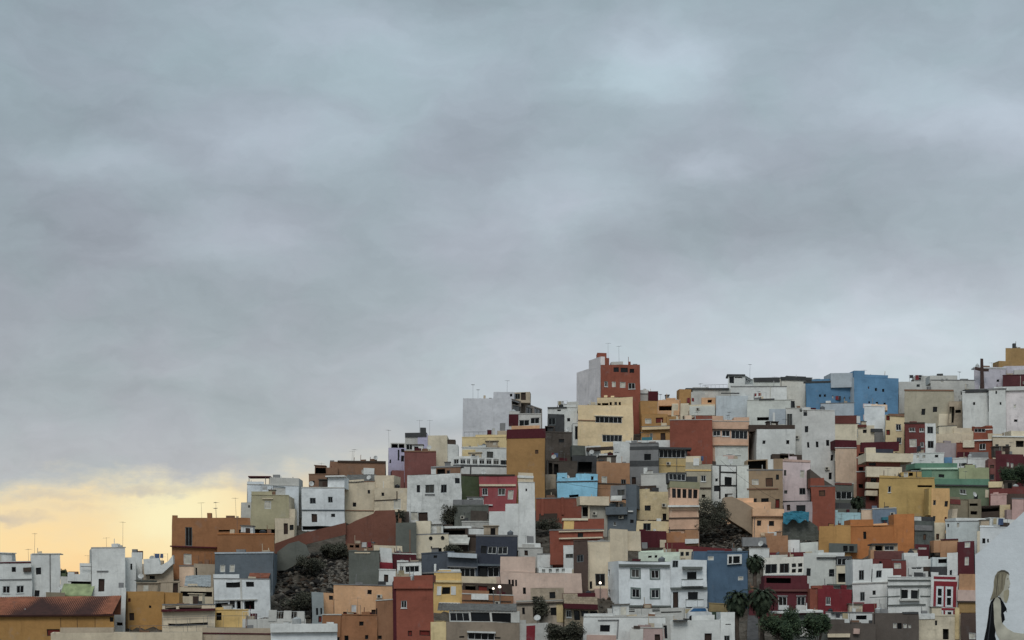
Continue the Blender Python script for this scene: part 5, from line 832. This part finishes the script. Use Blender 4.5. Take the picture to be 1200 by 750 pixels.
def palm(label, px, pyc, ytr, rad, D, seed, skirt=True, lean=0):
    rr = random.Random(seed); top = XZ(px, pyc, D); zb = gz(px, D) - .3; base = Vector((top.x + lean, D, zb))
    root = empty('palm_tree', base, label, 'palm tree', 'palms beside the lane'); org = Vector(base)
    tb = MB(); N = 9; prev = None; K = 14
    for i in range(K + 1):
        t = i / K; c = base.lerp(top, t); c.x -= lean * (t * (1 - t)) * .6; r = (.34 - .1 * t) * (1 + (.08 if i % 2 else 0)) * (1.3 if i == 0 else 1)
        ring = [c + Vector((math.cos(2*math.pi*k/N) * r, math.sin(2*math.pi*k/N) * r, 0)) for k in range(N)]
        if prev:
            for k in range(N): tb.poly([prev[k], prev[(k+1) % N], ring[(k+1) % N], ring[k]], BARK)
        prev = ring
    tb.poly(prev, BARK); tb.build('trunk', root, org)
    def frond(mb, az, el, L_, droop, mat):
        d = Vector((math.cos(az), math.sin(az), 0)); n = 13; pts = []; p = top.copy(); a = el
        for i in range(n + 1):
            pts.append(p.copy()); st = L_ / n; p = p + (d * math.cos(a) + Vector((0, 0, math.sin(a)))) * st; a -= droop / n * (1 + i / n)
        s = d.cross(Vector((0, 0, 1)))
        for i in range(n):
            t = (i + .5) / n; q = pts[i]; q2 = pts[i + 1]; ax = (q2 - q).normalized(); up = s.cross(ax)
            mb.poly([q - s * .02, q + s * .02, q2 + s * .02, q2 - s * .02], mat)
            ll = L_ * .22 * (math.sin(math.pi * min(1, t * .9 + .12)) ** .6) + .05
            for sg in (-1, 1):
                for h_ in (0, .5):
                    o_ = q.lerp(q2, h_); e = o_ + (s * sg * .75 + ax * .6 - up * rr.uniform(-.1, .45) ).normalized() * ll * rr.uniform(.8, 1.15); w_ = ax * .085
                    mb.poly([o_ - w_, o_ + w_, e], mat)
    nf = 84
    cm = MB()
    for k in range(nf):
        frond(cm, k * 2.39996 + rr.uniform(-.2, .2), math.radians(80 - 112 * (k / nf) ** .9 + rr.uniform(-8, 8)), rad * rr.uniform(.85, 1.1), rr.uniform(1.2, 2.3), LP)
    cm.build('crown', root, org)
    if skirt:
        sm = MB()
        for k in range(60): frond(sm, k * 2.39996, math.radians(-48 - rr.uniform(0, 38)), rad * rr.uniform(.6, 1.0), .5, LD if k % 3 == 0 else LP)
        sm.build('dead_fronds', root, org)
    return root
palm('shaggy palm, left one of the close pair in front of the blue house', 863, 704, 0, 2.6, 262, 1)
palm('tallest palm of the close pair, in front of the maroon house', 892, 701, 0, 2.9, 261, 2)
palm('palm standing behind the close pair, against the maroon and white houses', 884.5, 658, 0, 2.1, Dy(712), 3)
palm('low dark bushy palm below the beige apartment block', 1004.5, 587, 0, 1.9, Dy(606), 4, False)
def tree(label, name, px, py, rx, rz, D, seed, mat=LT, cat='tree', n=2600, trunk=True, leaf=.24):
    rr = random.Random(seed); c = XZ(px, py, D); zb = gz(px, D) - .2; zb = min(zb, c.z - rz * .8) if trunk else c.z - rz * .95; root = empty(name, (c.x, D, zb), label, cat); org = Vector((c.x, D, zb))
    tb = MB(); fork = Vector((c.x, D, zb + (c.z - zb) * .55)); 
    if trunk: tb.tube(org, fork, .06 * rx + .05, .04 * rx + .03, BARK, 8)
    else:
        for k in range(7): tb.tube(org + Vector((rr.uniform(-.5, .5) * rx, rr.uniform(-.3, .3), 0)), c + Vector((rr.uniform(-.6, .6) * rx, rr.uniform(-.4, .4) * rx, rr.uniform(-.2, .5) * rz)), .035, .015, BARK, 5)
    clumps = []
    for k in range(22):
        a = rr.uniform(0, 6.28); e = rr.uniform(-.6, 1) if trunk else rr.uniform(-1.3, 1); q = rr.uniform(.35, .95)
        clumps.append((c + Vector((math.cos(a) * rx * q * math.cos(e), math.sin(a) * rx * q * math.cos(e), math.sin(e) * rz * q)), rr.uniform(.3, .5)))
    for cc, _ in (clumps[:9] if trunk else []): tb.tube(fork, cc, .03 * rx + .02, .015, BARK, 5)
    tb.build('trunk' if trunk else 'stems', root, org); lm = MB()
    for k in range(int(n * 2.0)):
        cc, q = rr.choice(clumps); v = Vector((rr.gauss(0, 1), rr.gauss(0, 1), rr.gauss(0, 1))).normalized() * (rr.random() ** .45) * q
        p = cc + Vector((v.x * rx, v.y * rx, v.z * rz)); d = Vector((rr.gauss(0, 1), rr.gauss(0, 1), rr.gauss(0, .7))).normalized(); s = d.orthogonal().normalized(); l = leaf * rr.uniform(.6, 1.4)
        lm.poly([p, p + d * l * .5 + s * l * .35, p + d * l, p + d * l * .5 - s * l * .35], mat)
    lm.build('crown', root, org); return root
tree('dark round leafy tree at the bottom right of the palm pair', 'broadleaf_tree', 916, 737, 2.7, 2.9, 258, 11, n=5200)
tree('smaller dark leafy tree left of the brown-grey long house', 'broadleaf_tree', 959, 734, 1.9, 2.1, 257, 12, n=3200)
tree('dense dark green tree in front of the maroon house at the right edge', 'broadleaf_tree', 1188, 558, 3.0, 2.3, Dy(582), 13, n=4200)
tree('dark scrubby bush growing under the terrace wall left of the brown side wall', 'bush', 835, 602, 3.3, 2.9, Dy(637), 14, LS, 'bush', 3000, False)
tree('dark bush at the top of the rocky gully below the red wall', 'bush', 388, 644, 2.6, 1.3, Dy(656), 15, LS, 'bush', 3000, False)
tree('low scrub spreading over the rocky gully beside the shotcrete wall', 'bush', 362, 662, 2.4, 1.5, Dy(675), 16, LS, 'bush', 1500, False)
tree('bush on the dark slope at the foot of the pale scree', 'bush', 352, 703, 2.6, 1.5, Dy(716), 26, LS, 'bush', 1300, False)
tree('grey-green climbing shrub over the white weathered house corner', 'climbing_shrub', 530, 604, 1.6, 2.1, Dy(618), 17, LS, 'shrub', 1500, False)
tree('overgrown climber hanging over the crumbling cream house', 'climbing_shrub', 640, 692, 2.3, 1.3, Dy(710), 18, LS, 'shrub', 1800, False)
tree('climber trailing down the front of the crumbling cream house', 'climbing_shrub', 634, 712, 1.2, 1.6, Dy(741), 28, LS, 'shrub', 900, False)
tree('large grey-green shrub mound at the bottom edge, right of the crimson stripe', 'bush', 663, 742, 2.6, 1.9, 260, 19, LS, 'bush', 3800, False)
tree('scrub patch beside the terracotta yard under the sky-blue house', 'bush', 640, 614, 2.3, 1.1, Dy(626), 20, LS, 'bush', 1200, False)
tree('garden shrub over the round-window house terrace', 'bush', 530, 645, 1.5, .8, Dy(655), 21, LS, 'bush', 800, False)
tree('small green shrub behind the far left white terrace', 'bush', 73, 673, .7, .8, Dy(700), 22, LT, 'bush', 500, False)
tree('shrub between the rusty shack and the peach house', 'bush', 466, 606, 1.3, 1.3, Dy(624), 23, LS, 'bush', 700, False)
# ================================================================== CROSS, LAMPS, TARP, VAN
D = Dy(470); c = XZ(1151.3, 455, D); root = tag(bpy.data.objects.new('wooden_cross', None), 'tall weathered brown cross standing on the ridge against the sky', 'cross'); COL.objects.link(root); root.location = c
cm = plain('cross_wood', '4a3a36', .9, .2)
x = (1151.3 - 600) / F * D; z0 = (HY - 456) / F * D; z1 = (HY - 420) / F * D; mb = MB()
mb.hexa([(x - .4, D - .2, z0), (x + .4, D - .2, z0), (x + .4, D + .2, z0), (x - .4, D + .2, z0)], [(x - .24, D - .18, z1), (x + .24, D - .18, z1), (x + .24, D + .18, z1), (x - .24, D + .18, z1)], cm); mb.build('upright', root, c)
mb = MB(); za = (HY - 433) / F * D; mb.hexa([(x - 1.5, D - .16, za + .05), (x - 1.4, D - .16, za + .6), (x - .2, D - .16, za + .38), (x - .2, D - .16, za - .28)], [(x - 1.5, D + .16, za + .05), (x - 1.4, D + .16, za + .6), (x - .2, D + .16, za + .38), (x - .2, D + .16, za - .28)], cm); mb.box(x + .2, x + 1.4, D - .16, D + .16, za - .32, za + .25, cm); mb.build('arm', root, c)
mb = MB(); mb.box(x - .8, x + .8, D - .7, D + .7, z0 - 2, z0 + .05, plaster('GR')); mb.build('plinth', root, c)
LAMPM, nt, b = base_mat('lamp_glow', (.9, .85, .75)); b.inputs['Emission Color'].default_value = (1, .88, .72, 1); b.inputs['Emission Strength'].default_value = 2.2
def globe(label, px, py, D, r=.2, post=True):
    c = XZ(px, py, D); zb = c.z - 2.4; root = empty('globe_lamp', (c.x, D, zb), label, 'lamp'); org = Vector((c.x, D, zb))
    mb = MB(); mb.tube(org, c - Vector((0, 0, r * .8)), .06, .04, METAL, 8); mb.tube(c - Vector((0, 0, r + .1)), c - Vector((0, 0, r * .7)), .1, .13, METAL, 8); mb.build('post', root, org)
    g = MB(); N = 14; K = 8; rings = [[c + Vector((math.cos(2*math.pi*i/N) * math.sin(math.pi*k/K) * r, math.sin(2*math.pi*i/N) * math.sin(math.pi*k/K) * r, math.cos(math.pi*k/K) * r)) for i in range(N)] for k in range(K + 1)]
    for k in range(K):
        for i in range(N):
            if k == 0: g.poly([rings[0][0], rings[1][i], rings[1][(i+1) % N]], LAMPM)
            elif k == K - 1: g.poly([rings[k][i], rings[K][0], rings[k][(i+1) % N]], LAMPM)
            else: g.poly([rings[k][i], rings[k+1][i], rings[k+1][(i+1) % N], rings[k][(i+1) % N]], LAMPM)
    g.build('globe', root, org, True)
globe('lit globe lamp, left and smaller of the pair on the orange-brown terrace', 578, 689.3, Dy(722) - 1.2, .16)
globe('lit globe lamp, right and larger of the pair on the orange-brown terrace', 585.5, 687.3, Dy(722) - 1.5, .22)
globe('lone lit globe lamp in front of the beige wall left of the villa', 703.5, 683.8, Dy(700) - 1.6, .2)
# teal tarpaulin over the stone wall
TQM = plain('tarpaulin_teal', '2e6a7c', .7, .2, 1.0); rr = random.Random(5); Dt = Dy(634) - .6; mb = MB(); g = []
for i in range(15):
    row = []
    for j in range(7):
        x_ = 917 + 30 * i / 14; yy = 601 + 12 * j / 6 + (2.5 * math.sin(i * .9) * j / 6) - 1.8 * math.sin(math.pi * i / 14) + rr.uniform(-.5, .5)
        row.append(XZ(x_, yy, Dt - .15 * j + rr.uniform(-.12, .12)))
    g.append(row)
for i in range(14):
    for j in range(6): mb.poly([g[i][j], g[i+1][j], g[i+1][j+1], g[i][j+1]], TQM)
top_ = [r_[0] for r_ in g]; bk = [p + Vector((0, 2.2, .1)) for p in top_]
for i in range(14): mb.poly([top_[i], top_[i+1], bk[i+1], bk[i]], TQM)
tag(mb.build('tarpaulin', None, Vector(XZ(932, 612, Dt))), 'crumpled teal tarpaulin draped over the rough stone terrace wall', 'tarpaulin')
# white van with blue glass parked on the roof-level lane behind the long low white house
Dv = 259.5; base = XZ(818, 727, Dv); root = empty('parked_van', base, 'white van with a blue windscreen parked below the villa balconies', 'van'); org = Vector(base); VP = plain('van_paint', 'c2c4c4', .4, .5); VG = plain('van_glass', '2c5c86', .2, .5); TY = plain('tyre_rubber', '1c1c1c', .9)
def pv(x_, y_, z_): return (base.x + x_, base.y + y_, base.z + z_)
mb = MB(); prof = [(-1.5, .25), (-1.5, .95), (-1.3, 1.25), (-.7, 1.7), (.95, 1.7), (1.25, 1.1), (1.75, .95), (1.8, .3)]
mb.hexa([pv(a, -.8, z) for a, z in prof], [pv(a, .8, z) for a, z in prof], VP); mb.build('body', root, org)
mb = MB(); mb.hexa([pv(a, -.83, z) for a, z in ((-1.15, 1.15), (-.66, 1.58), (.85, 1.58), (1.05, 1.15))], [pv(a, -.8, z) for a, z in ((-1.15, 1.15), (-.66, 1.58), (.85, 1.58), (1.05, 1.15))], VG); mb.build('side_window', root, org)
for xx in (-.95, 1.15):
    mb = MB(); mb.hexa([pv(xx + .33 * math.cos(i * .4488), -.84, .33 + .33 * math.sin(i * .4488)) for i in range(14)], [pv(xx + .33 * math.cos(i * .4488), -.6, .33 + .33 * math.sin(i * .4488)) for i in range(14)], TY); mb.build('wheel', root, org)
# street between the palms
mb = MB(); pts = [(-(240), 10)]; asp = plain('asphalt_lane', '4e4c4b', .95, .1)
A = []; 
for yb_, w_ in ((764, 7), (745, 7), (725, 6), (705, 5)):
    Dd = Dy(yb_); A.append((XZ(882 - w_ , yb_, Dd) + Vector((0, 0, .25)), XZ(882 + w_, yb_, Dd) + Vector((0, 0, .25))))
for p, q in zip(A, A[1:]): mb.poly([p[0], p[1], q[1], q[0]], asp)
struct(mb.build('lane_road', None, Vector()))
# overhead cables
def cable(label, p, q, sag):
    a = XZ(*p); b = XZ(*q); mb = MB(); prev = a; n = 14
    for i in range(1, n + 1):
        t = i / n; c = a.lerp(b, t) - Vector((0, 0, sag * 4 * t * (1 - t))); mb.tube(prev, c, .03, .03, FR_D, 4); prev = c
    tag(mb.build('overhead_cable', None, a), label, 'cable')
cable('sagging black cable crossing in front of the peach-brown and sky-blue houses', (653, 563, Dy(600)), (744, 569, Dy(600)), 1.0)
cable('thin black cable descending across the pale walls left of the brown house', (844, 540, Dy(606)), (917, 590, Dy(606)), .3)
# ================================================================== CAMERA, SUN, SKY
cam = bpy.data.cameras.new('camera'); co = bpy.data.objects.new('camera', cam); COL.objects.link(co); scene.camera = co
co.location = (0, 0, 0); co.rotation_euler = (math.pi / 2, 0, 0); cam.sensor_width = 36; cam.lens = F / 1200 * 36
cam.shift_y = (HY - 375) / 1200; cam.clip_end = 20000; cam.clip_start = .5
sun = bpy.data.lights.new('sun', 'SUN'); so = bpy.data.objects.new('sun', sun); COL.objects.link(so)
SEL, SAZ = math.radians(48), math.radians(188)    # azimuth clockwise from +Y (view direction)
dirv = Vector((math.sin(SAZ) * math.cos(SEL), math.cos(SAZ) * math.cos(SEL), math.sin(SEL)))
so.rotation_euler = dirv.to_track_quat('Z', 'Y').to_euler(); sun.energy = 1.36; sun.angle = math.radians(24); sun.color = (1, .965, .92)
W = bpy.data.worlds.new('World'); scene.world = W; W.use_nodes = True; nt = W.node_tree; nt.nodes.clear(); L = nt.links
def N_(t, **kw):
    n = nt.nodes.new(t)
    for k, v in kw.items(): setattr(n, k, v)
    return n
def val(x, sock):
    if isinstance(x, (int, float)): sock.default_value = x
    else: L.new(x, sock)
def ma(op, a, b=0.0, c=None, clamp=False):
    n = N_('ShaderNodeMath', operation=op, use_clamp=clamp); val(a, n.inputs[0]); val(b, n.inputs[1])
    if c is not None: val(c, n.inputs[2])
    return n.outputs[0]
def mr(x, a, b, c, d, smooth=False):
    n = N_('ShaderNodeMapRange', interpolation_type='SMOOTHSTEP' if smooth else 'LINEAR'); L.new(x, n.inputs[0])
    for i, v in enumerate((a, b, c, d)): n.inputs[i + 1].default_value = v
    return n.outputs[0]
tc = N_('ShaderNodeTexCoord'); sp = N_('ShaderNodeSeparateXYZ'); L.new(tc.outputs['Generated'], sp.inputs[0])
az = ma('ARCTAN2', sp.outputs[0], sp.outputs[1]); el = ma('ARCSINE', sp.outputs[2])
PX = ma('MULTIPLY', az, F / 1000); PY = ma('MULTIPLY', el, F / 1000)      # azimuth and elevation, one unit = 25.6 degrees
cb = N_('ShaderNodeCombineXYZ'); L.new(PX, cb.inputs[0]); L.new(PY, cb.inputs[1])
def noise(vec, scale, mp, det=5, rough=.55, col=False):
    m = N_('ShaderNodeMapping'); L.new(vec, m.inputs[0]); m.inputs['Scale'].default_value = mp[:3]; m.inputs['Rotation'].default_value = (0, 0, mp[3] if len(mp) > 3 else 0)
    if len(mp) > 4: m.inputs['Location'].default_value = (mp[4], mp[5], 0)
    n = N_('ShaderNodeTexNoise'); n.inputs['Scale'].default_value = scale; n.inputs['Detail'].default_value = det; n.inputs['Roughness'].default_value = rough; L.new(m.outputs[0], n.inputs['Vector'])
    return n.outputs['Color' if col else 'Fac']
# warp
wc = noise(cb.outputs[0], 8, (1, 1.6, 1), 6, .6, True); sub = N_('ShaderNodeVectorMath', operation='SUBTRACT'); L.new(wc, sub.inputs[0]); sub.inputs[1].default_value = (.5, .5, .5)
scv = N_('ShaderNodeVectorMath', operation='MULTIPLY'); L.new(sub.outputs[0], scv.inputs[0]); scv.inputs[1].default_value = (.13, .075, 0)
wv = N_('ShaderNodeVectorMath', operation='ADD'); L.new(cb.outputs[0], wv.inputs[0]); L.new(scv.outputs[0], wv.inputs[1]); WV = wv.outputs[0]
def spot(px, py, rx, ry, rot=0):
    """soft cloud patch centred at a bearing / elevation"""
    m = N_('ShaderNodeMapping', vector_type='TEXTURE'); L.new(WV, m.inputs[0]); m.inputs['Location'].default_value = ((px - 600) / 1000, (720 - py) / 1000, 0); m.inputs['Rotation'].default_value = (0, 0, math.radians(rot)); m.inputs['Scale'].default_value = (rx / 1000, ry / 1000, 1)
    g = N_('ShaderNodeTexGradient', gradient_type='SPHERICAL'); L.new(m.outputs[0], g.inputs[0]); return mr(g.outputs['Fac'], 0, 1, 0, 1, True)
# base colour by elevation
rp = N_('ShaderNodeValToRGB'); L.new(mr(PY, 0, 1.2, 0, 1), rp.inputs[0]); e = rp.color_ramp.elements
stops = [(720,'bcc0bf'),(560,'bec2c3'),(500,'b5bbbf'),(400,'acb4ba'),(300,'a4adb5'),(200,'a2adb6'),(100,'a1afb8'),(0,'9caab3'),(-480,'93a3ad')]
e[0].position = 0; e[0].color = (*lin(stops[0][1]), 1); e[1].position = 1; e[1].color = (*lin(stops[-1][1]), 1)
for y_, h_ in stops[1:-1]: x_ = e.new((720 - y_) / 1200); x_.color = (*lin(h_), 1)
lum = ma('ADD', ma('MULTIPLY', ma('SUBTRACT', noise(WV, 6.5, (1, 1.9, 1, -.12, 3.1, 1.7), 7, .58), .5), .26), 1.0)
lum = ma('ADD', lum, ma('MULTIPLY', ma('SUBTRACT', noise(WV, 17, (1, 2.2, 1, -.1), 6, .6), .5), .24))
lum = ma('ADD', lum, mr(PX, -.6, .6, -.05, .05))
SPOTS = [(370,60,200,70,-6,.10),(470,95,160,60,0,.08),(350,180,170,45,0,.10),(130,215,110,40,-8,.10),(265,290,130,45,0,.13),(60,280,160,70,0,-.06),(90,165,130,40,5,-.08),
 (230,260,220,45,0,-.06),(775,95,110,60,8,.20),(730,120,60,30,0,.08),(640,40,120,90,0,.05),(820,205,70,26,0,.13),(670,250,120,90,40,.14),(560,270,120,60,0,.07),(1080,150,170,60,-12,.15),(1180,190,110,60,0,.10),
 (950,40,300,90,0,-.02),(740,300,220,50,8,-.12),(900,240,230,70,0,-.07),(640,170,160,50,0,-.07),(960,300,180,60,0,-.05),(900,395,480,120,0,.17),(1150,420,300,110,0,.10),(600,400,260,80,0,.06),(410,170,260,130,-4,.07),(800,60,260,110,0,.07),(60,120,160,120,0,-.03),(1100,330,100,30,0,-.07),(620,440,300,60,0,.04),(330,390,400,60,0,-.05),(150,460,350,60,0,-.07),(60,370,200,70,0,-.06),
 (210,440,110,22,0,.08),(100,320,160,60,0,-.04),(600,15,200,40,0,-.06),(300,10,160,40,0,-.05),(1000,420,300,60,0,.08),(240,535,260,22,0,-.05),(480,470,160,30,0,.05),(520,200,120,50,0,-.05)]
for (a, b_, rx, ry, ro, am) in SPOTS: lum = ma('ADD', lum, ma('MULTIPLY', spot(a, b_, rx * 1.2, ry * 1.2, ro), am * (1.6 if am > .08 else 1.1)))
# overcast: brighter towards the zenith and behind the viewer
lum = ma('MULTIPLY', lum, mr(el, 0.4, 1.5, 1.0, 2.4)); lum = ma('MULTIPLY', lum, mr(sp.outputs[1], .6, -1, 1.0, 1.1))
def cmix(f, a, b, mode='MIX'):
    n = N_('ShaderNodeMix', data_type='RGBA', blend_type=mode); val(f, n.inputs['Factor'])
    for s, v in (('A', a), ('B', b)):
        if isinstance(v, tuple): n.inputs[s].default_value = (*v, 1)
        else: L.new(v, n.inputs[s])
    return n.outputs['Result']
# tint patches: violet-grey against blue-green grey
tint = cmix(mr(noise(WV, 7, (1, 1.6, 1, 0, 9.1, 4.2), 4, .5), .38, .62, 0, 1), tuple(v for v in (.975, 1.01, 1.005)), (1.01, .992, 1.012))
base = cmix(1.0, rp.outputs[0], tint, 'MULTIPLY')
# sunset break low on the left: edge line falls from y 545 (x 300) to y 566 (x 0)
swx = N_('ShaderNodeSeparateXYZ'); L.new(WV, swx.inputs[0]); X_, Y_ = swx.outputs[0], swx.outputs[1]
ed = noise(cb.outputs[0], 13, (1, 2.3, 1, -.1, 2, 5), 9, .66)
line = ma('ADD', ma('MULTIPLY', ma('ADD', X_, .6), .065), .148)
dd = ma('SUBTRACT', ma('ADD', line, ma('MULTIPLY', ma('SUBTRACT', ed, .5), .085)), Y_)
glow = ma('MULTIPLY', mr(dd, -.022, .026, 0, 1, True), mr(X_, -.26, .0, 1, 0, True)); glow = ma('MULTIPLY', glow, mr(X_, -1.5, -.8, 0, 1, True))
gcol = N_('ShaderNodeValToRGB'); L.new(mr(dd, 0, .16, 0, 1), gcol.inputs[0]); e = gcol.color_ramp.elements
e[0].position = 0; e[0].color = (*lin('e2d8be'), 1); e[1].position = 1; e[1].color = (*lin('facc94'), 1)
for p_, h_ in ((.15,'f3deb4'),(.45,'ffe0a8'),(.7,'ffd89e')): x_ = e.new(p_); x_.color = (*lin(h_), 1)
gl = cmix(spot(215, 600, 130, 80, 0), gcol.outputs[0], tuple(lin('fff3c4')))
for (a, b_, rx, ry, am) in ((170,574,80,9,.55),(15,613,60,10,.7),(255,574,70,12,.35),(60,590,80,8,.35),(330,566,90,16,.4),(430,556,110,22,.45),(90,600,60,6,.2)): gl = cmix(ma('MULTIPLY', spot(a, b_, rx, ry, 2), am), gl, tuple(lin('c3bab0')))
lcol = N_('ShaderNodeVectorMath', operation='SCALE'); L.new(base, lcol.inputs[0]); L.new(lum, lcol.inputs['Scale'])
skyc = cmix(glow, lcol.outputs[0], gl)
# light rim just right of the break
skyc = cmix(ma('MULTIPLY', spot(450, 540, 260, 60, 0), .45), skyc, tuple(lin('cfcfc9')))
ns = N_('ShaderNodeTexSky', sky_type='NISHITA'); ns.sun_disc = False; ns.sun_elevation = SEL; ns.sun_rotation = SAZ
b1 = N_('ShaderNodeBackground'); L.new(ns.outputs[0], b1.inputs[0]); b1.inputs[1].default_value = .05
b2 = N_('ShaderNodeBackground'); L.new(skyc, b2.inputs[0]); b2.inputs[1].default_value = 1.0
mixs = N_('ShaderNodeMixShader'); mixs.inputs[0].default_value = .96; L.new(b1.outputs[0], mixs.inputs[1]); L.new(b2.outputs[0], mixs.inputs[2])
out = N_('ShaderNodeOutputWorld'); L.new(mixs.outputs[0], out.inputs[0])
scene.view_settings.view_transform = 'Standard'; scene.view_settings.look = 'None'; scene.view_settings.exposure = 0; scene.view_settings.gamma = 1
scene.render.engine = 'CYCLES'; scene.cycles.max_bounces = 4; scene.cycles.diffuse_bounces = 3; scene.cycles.glossy_bounces = 2
try: scene.cycles.use_denoising = True
except Exception: pass
